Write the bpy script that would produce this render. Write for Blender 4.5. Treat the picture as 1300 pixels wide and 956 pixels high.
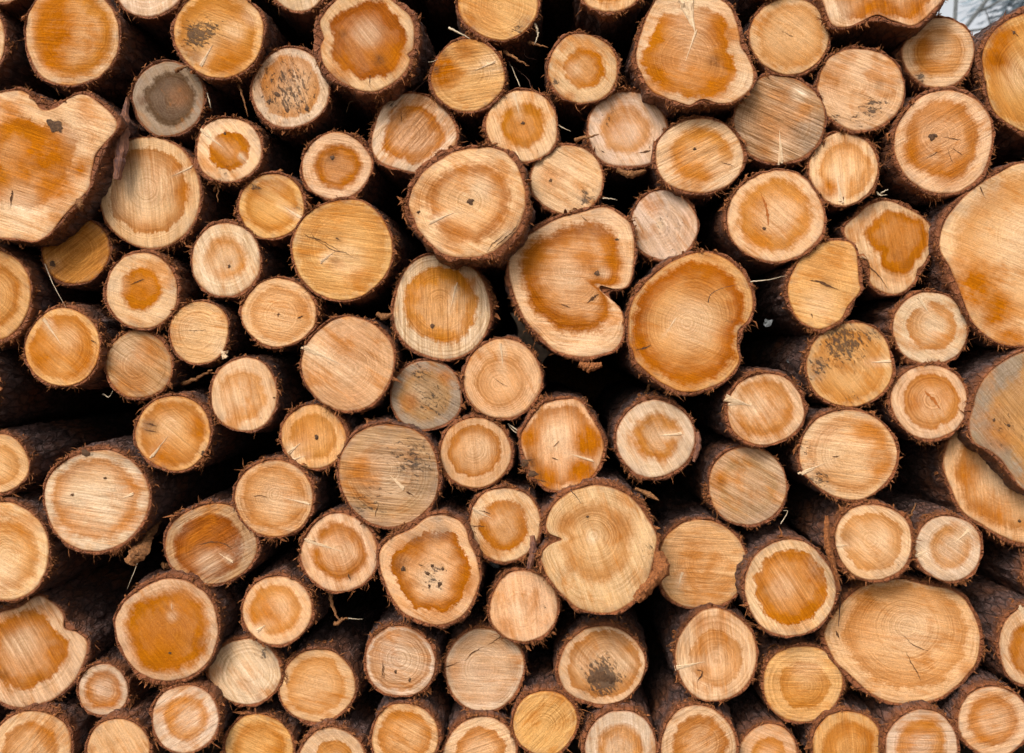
import bpy, math, random
import numpy as np

# ------------------------------------------------------------------ camera, sky, sun, exposure
S = 0.002            # metres per photo pixel on the plane of the pile's front
D = 2.6              # camera to the pile's front
HC = 1.14            # height of the camera above the ground
PX0, PY0 = 650.0, 478.0
scene = bpy.context.scene
col = scene.collection
for o in list(bpy.data.objects):
    bpy.data.objects.remove(o)

cam_data = bpy.data.cameras.new('camera')
cam_data.sensor_width = 36.0
cam_data.lens = 36.0 * D / (1300 * S)
cam_data.clip_start = 0.05
cam_data.clip_end = 500.0
cam_data.dof.use_dof = True
cam_data.dof.focus_distance = D
cam_data.dof.aperture_fstop = 4.0
cam = bpy.data.objects.new('camera', cam_data)
cam.location = (0, -D, HC)
cam.rotation_euler = (math.pi / 2, 0, 0)
col.objects.link(cam)
scene.camera = cam

SUN_EL, SUN_AZ = math.radians(42), math.radians(208)     # behind the camera, slightly to one side
world = bpy.data.worlds.new('World')
scene.world = world
world.use_nodes = True
wn = world.node_tree
bg = wn.nodes['Background']
sky = wn.nodes.new('ShaderNodeTexSky')
sky.sky_type = 'NISHITA'
sky.sun_disc = False
sky.sun_elevation = SUN_EL
sky.sun_rotation = SUN_AZ
sky.air_density = 1.0
sky.dust_density = 4.0
sky.ozone_density = 1.0
hs = wn.nodes.new('ShaderNodeHueSaturation')             # overcast: a nearly colourless sky
hs.inputs['Saturation'].default_value = 0.14
wn.links.new(sky.outputs[0], hs.inputs['Color'])
wn.links.new(hs.outputs[0], bg.inputs['Color'])
bg.inputs['Strength'].default_value = 0.105

sun_data = bpy.data.lights.new('sun', 'SUN')
sun_data.energy = 1.5
sun_data.angle = math.radians(22)
sun_data.color = (1.0, 0.94, 0.86)
sun = bpy.data.objects.new('sun', sun_data)
dvec = (math.sin(SUN_AZ) * math.cos(SUN_EL), math.cos(SUN_AZ) * math.cos(SUN_EL), math.sin(SUN_EL))
from mathutils import Vector, Matrix
sun.rotation_euler = Vector(dvec).to_track_quat('Z', 'Y').to_euler()
sun.location = (0, -4, 6)
col.objects.link(sun)

vs = scene.view_settings
vs.view_transform = 'Standard'
vs.look = 'None'
vs.gamma = 1.0
vs.exposure = 0.86
vs.use_curve_mapping = False
scene.cycles.use_adaptive_sampling = True
scene.cycles.adaptive_threshold = 0.025
scene.cycles.max_bounces = 5
scene.cycles.diffuse_bounces = 3
scene.cycles.glossy_bounces = 2

# ------------------------------------------------------------------ helpers
def P(px, py, y=0.0):
    """A photo pixel on a plane y metres behind the pile's front -> world point."""
    k = S * (D + y) / D
    return np.array([(px - PX0) * k, y, HC - (py - PY0) * k])

_tab = np.random.RandomState(7).rand(4096)
def vnoise(p):
    """Value noise of an (n,3) array, 0..1."""
    i = np.floor(p).astype(np.int64)
    f = p - i
    f = f * f * (3 - 2 * f)
    out = np.zeros(len(p))
    for dx in (0, 1):
        for dy in (0, 1):
            for dz in (0, 1):
                h = (i[:, 0] + dx) * 73856093 ^ (i[:, 1] + dy) * 19349663 ^ (i[:, 2] + dz) * 83492791
                v = _tab[(h ^ (h >> 13)) & 4095]
                w = (f[:, 0] if dx else 1 - f[:, 0]) * (f[:, 1] if dy else 1 - f[:, 1]) * (f[:, 2] if dz else 1 - f[:, 2])
                out += v * w
    return out

def fbm(p, octv=3):
    a, s, t = 0.5, 0.0, 0.0
    for k in range(octv):
        s = s + a * vnoise(p * (2 ** k) + 17.3 * k)
        t += a
        a *= 0.5
    return s / t

def mesh(name, V, F, mat, parent=None, attrs=None, smooth=True, loc=None):
    """One mesh object. F: list of arrays of faces (n,3) or (n,4)."""
    V = np.asarray(V, dtype=np.float32)
    me = bpy.data.meshes.new(name)
    if isinstance(F, np.ndarray):
        F = [F]
    F = [np.asarray(f, dtype=np.int32) for f in F if len(f)]
    nl = sum(f.size for f in F)
    npoly = sum(len(f) for f in F)
    me.vertices.add(len(V)); me.vertices.foreach_set('co', V.ravel())
    me.loops.add(nl); me.loops.foreach_set('vertex_index', np.concatenate([f.ravel() for f in F]))
    me.polygons.add(npoly)
    tot = np.concatenate([np.full(len(f), f.shape[1], dtype=np.int32) for f in F])
    st = np.concatenate([[0], np.cumsum(tot)[:-1]]).astype(np.int32)
    me.polygons.foreach_set('loop_start', st)
    me.polygons.foreach_set('loop_total', tot)
    me.polygons.foreach_set('use_smooth', np.full(npoly, bool(smooth)))
    for k, a in (attrs or {}).items():
        a = np.asarray(a, dtype=np.float32)
        if a.ndim == 1:
            me.attributes.new(k, 'FLOAT', 'POINT').data.foreach_set('value', a)
        else:
            me.attributes.new(k, 'FLOAT_VECTOR', 'POINT').data.foreach_set('vector', a.ravel())
    me.update(calc_edges=True)
    me.validate()
    me.materials.append(mat)
    ob = bpy.data.objects.new(name, me)
    col.objects.link(ob)
    if parent is not None:
        ob.parent = parent
    if loc is not None:
        ob.location = loc
    return ob

def tag(o, label=None, cat=None, group=None, kind=None):
    if label: o['label'] = label
    if cat: o['category'] = cat
    if group: o['group'] = group
    if kind: o['kind'] = kind
    return o

def grid_faces(nr, nc, wrap=True):
    """Quads of a grid of nr rows by nc columns (columns wrap)."""
    r = np.arange(nr - 1)[:, None]; c = np.arange(nc if wrap else nc - 1)[None, :]
    c2 = (c + 1) % nc
    a = r * nc + c; b = r * nc + c2
    return np.stack([a, b, b + nc, a + nc], -1).reshape(-1, 4)

def tube(pts, rad, n=7):
    """Vertices and faces of a tube along a polyline with a radius per point (closed to points)."""
    pts = np.asarray(pts, float); rad = np.asarray(rad, float)
    m = len(pts)
    t = np.gradient(pts, axis=0)
    t /= np.linalg.norm(t, axis=1)[:, None] + 1e-9
    up = np.array([0.31, 0.87, 0.38])
    u = np.cross(t, up); u /= np.linalg.norm(u, axis=1)[:, None] + 1e-9
    v = np.cross(t, u)
    th = np.linspace(0, 2 * np.pi, n, endpoint=False)
    V = (pts[:, None, :] + rad[:, None, None] * (np.cos(th)[None, :, None] * u[:, None, :] + np.sin(th)[None, :, None] * v[:, None, :])).reshape(-1, 3)
    F = grid_faces(m, n)
    c0, c1 = len(V), len(V) + 1
    V = np.vstack([V, pts[0], pts[-1]])
    k = np.arange(n); k2 = (k + 1) % n
    T = np.vstack([np.stack([k2, k, np.full(n, c0)], 1), np.stack([(m - 1) * n + k, (m - 1) * n + k2, np.full(n, c1)], 1)])
    return V, [F, T]

# ------------------------------------------------------------------ materials
class N:
    """Tiny node-tree builder."""
    def __init__(self, name):
        self.m = bpy.data.materials.new(name); self.m.use_nodes = True
        self.t = self.m.node_tree; self.t.nodes.clear()
    def n(self, typ, ins=None, **kw):
        d = self.t.nodes.new(typ)
        for k, v in kw.items(): setattr(d, k, v)
        for k, v in (ins or {}).items():
            s = d.inputs[k]
            if isinstance(v, bpy.types.NodeSocket): self.t.links.new(v, s)
            else: s.default_value = v
        return d
    def attr(self, name, obj=False):
        return self.n('ShaderNodeAttribute', attribute_name=name, attribute_type='OBJECT' if obj else 'GEOMETRY')
    def math(self, op, a, b=0.0, c=None, clamp=False):
        ins = {0: a, 1: b}
        if c is not None: ins[2] = c
        return self.n('ShaderNodeMath', ins, operation=op, use_clamp=clamp).outputs[0]
    def mapr(self, v, a, b, c=0.0, d=1.0, smooth=False):
        return self.n('ShaderNodeMapRange', {0: v, 1: a, 2: b, 3: c, 4: d}, interpolation_type='SMOOTHSTEP' if smooth else 'LINEAR', clamp=True).outputs[0]
    def noise(self, vec, scale, detail=2.0, rough=0.5, dist=0.0):
        return self.n('ShaderNodeTexNoise', {'Vector': vec, 'Scale': scale, 'Detail': detail, 'Roughness': rough, 'Distortion': dist}).outputs['Fac']
    def mix(self, f, a, b, blend='MIX'):
        d = self.n('ShaderNodeMix', data_type='RGBA', blend_type=blend, clamp_factor=True)
        for s, v in ((d.inputs[0], f), (d.inputs[6], a), (d.inputs[7], b)):
            if isinstance(v, bpy.types.NodeSocket): self.t.links.new(v, s)
            else: s.default_value = v if isinstance(v, float) else (tuple(v) + (1.0,))[:4]
        return d.outputs[2]
    def vmath(self, op, a, b):
        return self.n('ShaderNodeVectorMath', {0: a, 1: b}, operation=op).outputs[0]
    def out(self, color, rough, bump=None, strength=0.3, dist=0.002, spec=0.25):
        b = self.n('ShaderNodeBsdfPrincipled')
        for k, v in (('Base Color', color), ('Roughness', rough), ('Specular IOR Level', spec)):
            s = b.inputs[k]
            if isinstance(v, bpy.types.NodeSocket): self.t.links.new(v, s)
            else: s.default_value = (tuple(v) + (1.0,))[:4] if k == 'Base Color' else v
        if bump is not None:
            bn = self.n('ShaderNodeBump', {'Height': bump, 'Strength': strength, 'Distance': dist})
            self.t.links.new(bn.outputs[0], b.inputs['Normal'])
        o = self.n('ShaderNodeOutputMaterial')
        self.t.links.new(b.outputs[0], o.inputs[0])
        return self.m

def face_material():
    g = N('sawn_wood')
    fc = g.attr('fc').outputs['Vector']
    ring = g.attr('ring').outputs['Fac']
    hd = g.attr('hd').outputs['Fac']
    edge = g.attr('edge').outputs['Fac']
    b1 = g.n('ShaderNodeSeparateXYZ', {0: g.attr('b1').outputs['Vector']})
    b2 = g.n('ShaderNodeSeparateXYZ', {0: g.attr('b2').outputs['Vector']})
    sap = g.attr('sap', True).outputs['Color']
    hcol = g.attr('hcol', True).outputs['Color']
    hfill = g.attr('hfill', True).outputs['Fac']
    hring = g.attr('hring', True).outputs['Fac']
    sawa = g.attr('sawa', True).outputs['Fac']
    saws = g.attr('saws', True).outputs['Fac']
    seed = g.attr('seed', True).outputs['Fac']
    off = g.n('ShaderNodeCombineXYZ', {2: seed}).outputs[0]
    p = g.vmath('ADD', fc, off)
    n_lo = g.noise(p, 7.0, 3.0, 0.55)
    n_md = g.noise(p, 38.0, 4.0, 0.6)
    n_hi = g.noise(p, 170.0, 3.0, 0.6)
    n_fi = g.noise(p, 620.0, 2.0, 0.6)
    # coordinates along and across the saw cut
    rot = g.n('ShaderNodeVectorRotate', {'Vector': fc, 'Angle': sawa}, rotation_type='Z_AXIS').outputs[0]
    sv = g.vmath('ADD', g.vmath('MULTIPLY', rot, (5.0, 105.0, 1.0)), off)
    saw = g.noise(sv, 1.0, 4.0, 0.7, 0.25)
    sv2 = g.vmath('ADD', g.vmath('MULTIPLY', rot, (15.0, 270.0, 1.0)), off)
    saw2 = g.noise(sv2, 1.0, 3.0, 0.65, 0.1)
    # rings
    rw = g.math('ADD', g.math('MULTIPLY', ring, 210.0), g.math('MULTIPLY', n_md, 1.6))
    rw = g.math('ADD', rw, g.math('MULTIPLY', seed, 3.7))
    rings = g.n('ShaderNodeTexNoise', {'W': rw, 'Scale': 1.0, 'Detail': 3.0, 'Roughness': 0.7}, noise_dimensions='1D').outputs['Fac']
    rings = g.mapr(rings, 0.36, 0.64)
    # heartwood
    lo_ = g.noise(g.vmath('ADD', p, (1.0, 6.0, 3.0)), 14.0, 3.0, 0.6)
    h2 = g.math('ADD', hd, g.math('MULTIPLY', g.math('SUBTRACT', n_md, 0.5), 0.26))
    h2 = g.math('ADD', h2, g.math('MULTIPLY', g.math('SUBTRACT', n_hi, 0.5), 0.12))
    h2 = g.math('ADD', h2, g.math('MULTIPLY', g.math('SUBTRACT', saw, 0.5), 0.12))
    hsoft = g.attr('hsoft', True).outputs['Fac']
    inside = g.n('ShaderNodeMapRange', {0: h2, 1: hsoft, 2: g.math('MULTIPLY', hsoft, -1.0), 3: 0.0, 4: 1.0}, interpolation_type='SMOOTHSTEP', clamp=True).outputs[0]
    band = g.math('MULTIPLY', inside, g.mapr(h2, -0.30, -0.03, smooth=True))
    fill = g.math('MULTIPLY', g.math('MULTIPLY', inside, hfill), g.mapr(n_lo, 0.28, 0.72, 0.80, 1.30))
    fade = g.mapr(g.math('ADD', h2, g.math('MULTIPLY', g.math('SUBTRACT', lo_, 0.5), 0.7)), -0.62, -0.10, 0.15, 1.0, True)
    fade = g.math('MAXIMUM', fade, g.mapr(hfill, 0.6, 1.0, 0.30, 0.85))
    fill = g.math('MULTIPLY', fill, fade)
    # colours
    c = g.mix(g.mapr(n_lo, 0.35, 0.68, 0.0, 0.5), sap, g.mix(1.0, sap, (0.98, 0.88, 0.72), 'MULTIPLY'))
    c = g.mix(g.mapr(n_md, 0.45, 0.75, 0.0, 0.35), c, g.mix(1.0, sap, (1.12, 1.13, 1.2), 'MULTIPLY'))
    fill = g.math('MINIMUM', fill, 1.0)
    c = g.mix(fill, c, hcol)
    c = g.mix(g.math('MULTIPLY', band, hring), c, g.mix(1.0, hcol, (0.72, 0.60, 0.34), 'MULTIPLY'))
    sv3 = g.vmath('ADD', g.vmath('MULTIPLY', rot, (9.0, 48.0, 1.0)), (4.0, 2.0, 7.0))
    stk = g.noise(g.vmath('ADD', sv3, off), 1.0, 4.0, 0.65, 0.8)
    c = g.mix(g.mapr(stk, 0.47, 0.70, 0.0, 0.48), c, g.mix(1.0, c, (0.90, 0.72, 0.46), 'MULTIPLY'))
    c = g.mix(g.mapr(stk, 0.45, 0.28, 0.0, 0.5), c, g.mix(1.0, c, (1.12, 1.16, 1.22), 'MULTIPLY'))
    lo2 = g.noise(g.vmath('ADD', p, (8.0, 3.0, 21.0)), 9.0, 3.0, 0.6, 0.6)
    c = g.mix(g.mapr(g.math('ADD', lo2, g.math('MULTIPLY', g.math('SUBTRACT', stk, 0.5), 0.5)), 0.53, 0.70, 0.0, 0.6), c, (0.42, 0.130, 0.008))
    # bleached, orange and dark patches
    pal = g.math('MULTIPLY', b2.outputs[0], g.mapr(saw, 0.3, 0.7, 0.5, 1.2))
    c = g.mix(pal, c, (0.70, 0.52, 0.34))
    og = g.math('MULTIPLY', b1.outputs[0], g.mapr(g.math('ADD', n_md, g.math('MULTIPLY', saw, 0.5)), 0.5, 1.0, 0.45, 1.2))
    og = g.math('MULTIPLY', og, 1.5, clamp=True)
    c = g.mix(og, c, (0.385, 0.110, 0.002))
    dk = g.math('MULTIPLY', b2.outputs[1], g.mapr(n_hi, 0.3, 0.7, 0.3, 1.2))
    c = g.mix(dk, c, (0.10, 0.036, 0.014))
    # weather-greyed wood
    gy = g.math('MULTIPLY', b1.outputs[1], g.mapr(g.math('ADD', g.math('MULTIPLY', n_md, 0.6), g.math('MULTIPLY', n_hi, 0.4)), 0.33, 0.62, 0.25, 1.15))
    c = g.mix(gy, c, g.mix(n_hi, (0.125, 0.084, 0.056), (0.42, 0.305, 0.21)))
    # rings, saw marks, grain
    ra = g.mapr(g.noise(g.vmath('ADD', p, (5.0, 2.0, 9.0)), 11.0, 2.0), 0.36, 0.68, 0.04, 0.36)
    ra = g.math('MULTIPLY', ra, g.attr('ringa', True).outputs['Fac'])
    rf = g.math('SUBTRACT', 1.05, g.math('MULTIPLY', rings, ra))
    c = g.mix(1.0, c, g.n('ShaderNodeCombineXYZ', {0: rf, 1: g.math('POWER', rf, 1.35), 2: g.math('POWER', rf, 1.8)}).outputs[0], 'MULTIPLY')
    sa = g.math('MULTIPLY', g.math('SUBTRACT', g.mapr(g.math('ADD', g.math('MULTIPLY', saw, 0.5), g.math('MULTIPLY', saw2, 0.5)), 0.37, 0.63), 0.5), saws)
    sf = g.math('ADD', sa, 1.0)
    c = g.mix(1.0, c, g.n('ShaderNodeCombineXYZ', {0: sf, 1: g.math('POWER', sf, 1.2), 2: g.math('POWER', sf, 1.5)}).outputs[0], 'MULTIPLY')
    ff = g.math('MULTIPLY', g.mapr(n_fi, 0.3, 0.7, 0.78, 1.18), g.mapr(n_hi, 0.3, 0.7, 0.90, 1.08))
    c = g.mix(1.0, c, g.n('ShaderNodeCombineXYZ', {0: ff, 1: ff, 2: ff}).outputs[0], 'MULTIPLY')
    # mould and dirt specks
    smg = g.math('MULTIPLY', b1.outputs[2], g.mapr(n_md, 0.42, 0.66, 0.0, 0.5))
    c = g.mix(smg, c, (0.085, 0.068, 0.055))
    sp = g.noise(g.vmath('ADD', g.vmath('MULTIPLY', rot, (62.0, 125.0, 1.0)), off), 1.0, 5.0, 0.78, 0.5)
    thr = g.math('SUBTRACT', 0.712, g.math('MULTIPLY', b1.outputs[2], 0.44))
    spot = g.mapr(g.math('SUBTRACT', sp, thr), 0.0, 0.045)
    c = g.mix(g.math('MULTIPLY', spot, 0.78), c, (0.040, 0.032, 0.029))
    # dirt rubbed in along the rim
    dirt = g.math('MULTIPLY', g.mapr(edge, 0.022, 0.0), g.mapr(g.math('ADD', g.math('MULTIPLY', n_md, 0.7), g.math('MULTIPLY', n_hi, 0.3)), 0.47, 0.63))
    c = g.mix(g.math('MULTIPLY', dirt, 0.62), c, g.mix(n_hi, (0.10, 0.062, 0.042), (0.30, 0.21, 0.15)))
    # thin dark cambium line at the very edge
    ed = g.mapr(g.math('ADD', edge, g.math('MULTIPLY', g.math('SUBTRACT', n_hi, 0.5), 0.004)), 0.0045, 0.0005)
    c = g.mix(g.math('MULTIPLY', ed, 0.75), c, (0.24, 0.066, 0.013))
    h = g.math('ADD', g.math('MULTIPLY', saw, g.math('ADD', g.math('MULTIPLY', saws, 1.6), 0.2)), g.math('MULTIPLY', n_hi, 0.35))
    h = g.math('ADD', h, g.math('MULTIPLY', saw2, 0.45))
    h = g.math('ADD', h, g.math('MULTIPLY', n_fi, 0.25))
    h = g.math('SUBTRACT', h, g.math('MULTIPLY', spot, 0.3))
    return g.out(c, g.mapr(n_hi, 0.3, 0.7, 0.66, 0.88), h, 0.95, 0.0036, 0.025)

def bark_material():
    g = N('bark')
    bc = g.attr('bc').outputs['Vector']           # round the log, along it
    ax = g.attr('ax').outputs['Fac']              # distance behind the sawn end
    rim = g.attr('rim').outputs['Fac']
    hgt = g.attr('hgt').outputs['Fac']
    red = g.attr('red', True).outputs['Fac']
    seed = g.attr('seed', True).outputs['Fac']
    off = g.n('ShaderNodeCombineXYZ', {0: seed, 1: seed, 2: seed}).outputs[0]
    p = g.vmath('ADD', bc, off)
    ps = g.vmath('MULTIPLY', p, (1.0, 0.38, 1.0))
    n1 = g.noise(ps, 26.0, 4.0, 0.62, 0.6)
    n2 = g.noise(ps, 95.0, 4.0, 0.65, 0.4)
    n3 = g.noise(p, 380.0, 3.0, 0.65)
    lo = g.noise(p, 6.0, 2.0)
    vor = g.n('ShaderNodeTexVoronoi', {'Vector': g.vmath('ADD', ps, g.n('ShaderNodeCombineXYZ', {0: g.math('MULTIPLY', n1, 0.03), 1: g.math('MULTIPLY', n2, 0.02)}).outputs[0]), 'Scale': 48.0, 'Randomness': 1.0}, feature='DISTANCE_TO_EDGE').outputs['Distance']
    fis = g.mapr(vor, 0.0, 0.13)
    c = g.mix(g.mapr(n1, 0.3, 0.7), (0.036, 0.016, 0.012), (0.15, 0.074, 0.056))
    c = g.mix(g.mapr(n2, 0.46, 0.72, 0.0, 0.7), c, (0.22, 0.148, 0.135))
    c = g.mix(g.mapr(lo, 0.45, 0.68, 0.0, 0.75), c, (0.22, 0.072, 0.024))
    c = g.mix(g.mapr(fis, 1.0, 0.0, 0.0, 0.65), c, (0.022, 0.010, 0.007))
    c = g.mix(g.mapr(n3, 0.60, 0.76, 0.0, 0.6), c, (0.27, 0.20, 0.17))
    # torn inner bark by the cut: red-brown
    near = g.math('MULTIPLY', g.mapr(g.math('ADD', ax, g.math('MULTIPLY', g.math('SUBTRACT', n2, 0.5), 0.09)), 0.050, 0.002), red)
    c = g.mix(near, c, g.mix(n2, (0.11, 0.034, 0.013), (0.38, 0.125, 0.034)))
    c = g.mix(g.math('MULTIPLY', rim, g.mapr(n3, 0.3, 0.6, 0.35, 1.0)), c, g.mix(n2, (0.10, 0.027, 0.009), (0.36, 0.105, 0.024)))
    h = g.math('ADD', g.math('MULTIPLY', n1, 0.9), g.math('MULTIPLY', n2, 0.8))
    h = g.math('ADD', h, g.math('MULTIPLY', n3, 0.35))
    h = g.math('ADD', h, g.math('MULTIPLY', fis, 0.5))
    return g.out(c, g.mapr(n2, 0.3, 0.7, 0.5, 0.8), h, 1.0, 0.010, 0.4)

def simple(name, c1, c2, scale=60.0, rough=0.8, strength=0.5, spec=0.2, stretch=(1, 1, 1)):
    g = N(name)
    co = g.n('ShaderNodeTexCoord').outputs['Object']
    co = g.vmath('MULTIPLY', co, stretch)
    n1 = g.noise(co, scale, 4.0, 0.65)
    n2 = g.noise(co, scale * 5, 3.0, 0.65)
    f = g.mapr(g.math('ADD', g.math('MULTIPLY', n1, 0.6), g.math('MULTIPLY', n2, 0.4)), 0.36, 0.62)
    return g.out(g.mix(f, c1, c2), rough, g.math('ADD', n1, n2), strength, 0.003, spec)

M_FACE = face_material()
M_BARK = bark_material()
M_FIBRE = simple('torn_fibre', (0.07, 0.022, 0.009), (0.36, 0.13, 0.04), 220, 0.8)
M_PALE = simple('split_wood', (0.54, 0.35, 0.19), (0.74, 0.55, 0.36), 260, 0.7)
M_KNOT = simple('knot_wood', (0.028, 0.015, 0.009), (0.14, 0.068, 0.03), 160, 0.7)
M_CRACK_SHADE = simple('crack_shade', (0.045, 0.02, 0.009), (0.14, 0.06, 0.024), 200, 0.9)  # dark colour standing for the shade down inside a crack
M_SLIT = simple('resin_wood', (0.26, 0.07, 0.010), (0.42, 0.13, 0.02), 200, 0.6)
M_STRAW = simple('dry_straw', (0.34, 0.24, 0.14), (0.62, 0.52, 0.38), 120, 0.7)
M_TWIG = simple('twig_bark', (0.08, 0.034, 0.016), (0.30, 0.13, 0.045), 150, 0.75)
M_DARKTWIG = simple('dark_twig', (0.035, 0.018, 0.014), (0.11, 0.055, 0.035), 150, 0.75)
M_STRIP = simple('bark_strip', (0.045, 0.02, 0.022), (0.26, 0.105, 0.05), 60, 0.7, 0.8, 0.3, (1, 1, 0.25))
M_GAP_LIGHT = simple('gap_light_flake', (0.10, 0.11, 0.11), (0.42, 0.44, 0.45), 110, 0.7)  # colour of light showing through gaps, put on solid flakes
M_GREY = simple('weathered_wood', (0.10, 0.065, 0.042), (0.42, 0.27, 0.15), 70, 0.8, 0.9, 0.2, (1, 1, 1))
M_SOIL = simple('soil', (0.03, 0.02, 0.013), (0.12, 0.08, 0.05), 9, 0.95, 0.8)
M_TRUNK = simple('sapling_bark', (0.07, 0.075, 0.075), (0.17, 0.18, 0.18), 40, 0.85)
M_NEEDLE = simple('hazed_spruce_needles', (0.13, 0.17, 0.20), (0.26, 0.32, 0.37), 3, 0.7, 0.1)  # distance haze is mixed into the needle colour

# ------------------------------------------------------------------ the logs, read off the photograph
def Zc(ox, oy, pts):
    """Points measured in an enlarged view (3.8235 x) of the photograph -> photo pixels."""
    return [(ox + a / 3.8235, oy + b / 3.8235) for a, b in pts]

# wood colours of a fresh cut (sapwood)
TONE = dict(p=(0.65, 0.412, 0.225), t=(0.62, 0.340, 0.128), o=(0.56, 0.240, 0.050), w=(0.64, 0.450, 0.290),
            b=(0.46, 0.270, 0.135), g=(0.34, 0.250, 0.170), k=(0.66, 0.390, 0.195))
HC_O = (0.395, 0.124, 0.004)      # orange heartwood
HC_L = (0.47, 0.172, 0.016)      # light orange heartwood
HC_D = (0.29, 0.080, 0.008)      # deep orange heartwood
HC_B = (0.105, 0.062, 0.038)     # old brown heartwood

LOGS = []
def L(cx, cy, rx, ry, label, tone='p', h=None, hc=HC_O, hr=0.5, hf=0.8, y=None, rot=0.0, poly=None, pith=None, th=3.6, red=0.8,
      saw=None, ss=0.16, bl=(), sp=(), kn=(), ck=(), sl=(), fz=1.0, wob=1.0, ho=(0, 0), hw=1.0, tilt=None, off=False):
    LOGS.append(dict(locals()))

# --- the row cut by the photograph's upper edge and the first full row
L(91, 44, 61, 64, 'log end with one deep orange half, beside the notched heart-shaped log', 'p', .84, HC_L, .5, .75, -.04, bl=[('o', 68, 42, 26, .9), ('o', 66, 70, 20, .8), ('o', 70, 15, 24, .7)], kn=[(93, 44, 1.6)], saw=4, ss=.14)
L(190, -20, 45, 42, 'pale plain log end above the grey weathered log', 'w', None, y=.0, saw=80)
L(278, 43, 56, 56, 'orange log end with black mould and a pale streak, above the grey weathered log', 't', .86, HC_L, .45, .6, -.06, bl=[('m', 250, 45, 20, .75), ('m', 265, 38, 18, .6), ('p', 297, 40, 14, .4), ('o', 290, 75, 24, .6), ('g', 240, 70, 16, .6), ('p', 320, 20, 14, .4)], sp=[(254, 83, 271, 57, 5)], saw=20)
L(214, 125, 46, 47, 'grey weathered log end with a dark brown six-sided heart', 'g', .69, HC_B, .9, 1.0, .03, hw=1.6, bl=[('g', 214, 125, 70, .2), ('d', 180, 128, 8, .8), ('o', 228, 122, 15, .22)], th=3, red=.15, saw=60, ss=.1)
L(60, 210, 90, 90, 'big heart-shaped log end with a black knot below its notch', 'p', .60, HC_O, .3, .75, -.12, poly=[(-50, 150), (-20, 122), (0, 117), (24, 115), (39, 123), (52, 138), (71, 136), (89, 123), (105, 119), (126, 131), (149, 152), (146, 167), (133, 180), (120, 199), (115, 225), (112, 241), (86, 267), (73, 285), (50, 304), (16, 303), (-25, 295), (-55, 240), (-62, 190)], pith=(40, 205), th=5,
  bl=[('o', 55, 195, 32, .8), ('o', 28, 215, 20, .6), ('o', 12, 150, 22, .5), ('o', 70, 235, 26, .6), ('o', 100, 215, 14, .7), ('p', 90, 165, 24, .5), ('p', 25, 265, 26, .5)], kn=[(70, 160, 8.5), (64, 156, 5), (75, 163, 4.5)], ck=[(16, 242, 12, 266, 3.6)], saw=18, ss=.2, fz=.9)
L(191, 245, 64, 70, 'large smooth pinkish log end with an amber arc, behind a standing bark strip', 'p', .78, HC_L, .75, .45, .02, bl=[('p', 175, 240, 40, .5), ('g', 135, 260, 18, .35), ('g', 238, 290, 22, .4), ('o', 232, 245, 16, .5)], sp=[(244, 212, 218, 224, 2.5)], saw=85, ss=.17)
L(290, 190, 43, 41, 'log end with a round orange heart and a pale splinter tilted across it', 'p', .60, HC_O, .25, .9, .0, hw=.5, bl=[('m', 285, 224, 22, .35), ('g', 322, 175, 10, .6)], sp=[(254, 163, 284, 188, 5), (305, 196, 314, 207, 3)], kn=[(285, 169, 1.8)], saw=50)
L(345, 262, 42, 41, 'log end with a frayed grey upper rim and pale streak, below the round-hearted splintered log', 't', .80, HC_L, .6, .5, .02, bl=[('g', 345, 225, 22, .7), ('m', 380, 265, 12, .35), ('m', 325, 238, 12, .5)], sp=[(383, 278, 360, 262, 4)], saw=30)
L(369, 112, 50, 50, 'pale log end sprinkled all over with black specks', 'w', .78, HC_L, .4, .5, .0, bl=[('m', 365, 115, 46, .50), ('m', 350, 150, 26, .35), ('g', 330, 140, 24, .5), ('o', 345, 100, 26, .35)], kn=[(352, 120, 3.5), (365, 140, 3), (390, 138, 3.2), (341, 129, 2.4)], saw=70)
L(427, 211, 45, 42, 'log end with a clear orange disc and a small brown knot in it', 'p', .66, HC_O, .65, .75, .02, bl=[('d', 422, 199, 9, .55)], kn=[(422, 200, 3)], saw=10, hw=.5)
L(467, 55, 60, 64, 'big log end with a wide brown-orange wavy heart and thick red bark, crowning the pile', 'p', .78, HC_D, .55, .85, -.10, poly=Zc(320, 0, [(325, 110), (345, 180), (330, 230), (345, 310), (400, 375), (470, 415), (530, 440), (600, 440), (680, 405), (740, 350), (770, 290), (755, 265), (785, 235), (790, 150), (765, 80), (700, 20), (640, -25), (550, -40), (450, -20), (390, 20), (345, 70)]), pith=(470, 50), th=6.5, hw=1.5,
  bl=[('d', 482, 76, 8, .8), ('d', 435, 42, 6, .7), ('p', 465, 42, 18, .5), ('o', 430, 90, 20, .4), ('o', 500, 70, 20, .5)], ck=[(470, 95, 470, 112, 1.6)], saw=50, fz=1.2)
L(380, -25, 38, 38, 'pale log end peeping over the speckled pale log', 'w', None, y=.0, saw=75)
L(525, 170, 53, 52, 'square-cornered log end with a five-sided orange heart, tucked beside the thick-barked oval log', 'w', .72, HC_O, .3, .75, .03, rot=20, wob=2.2, hw=1.6, bl=[('g', 500, 135, 20, .5), ('g', 530, 215, 20, .45), ('m', 495, 130, 10, .5)], ck=[(509, 140, 510, 155, 1.4)], saw=-50, ss=.24)
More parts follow.
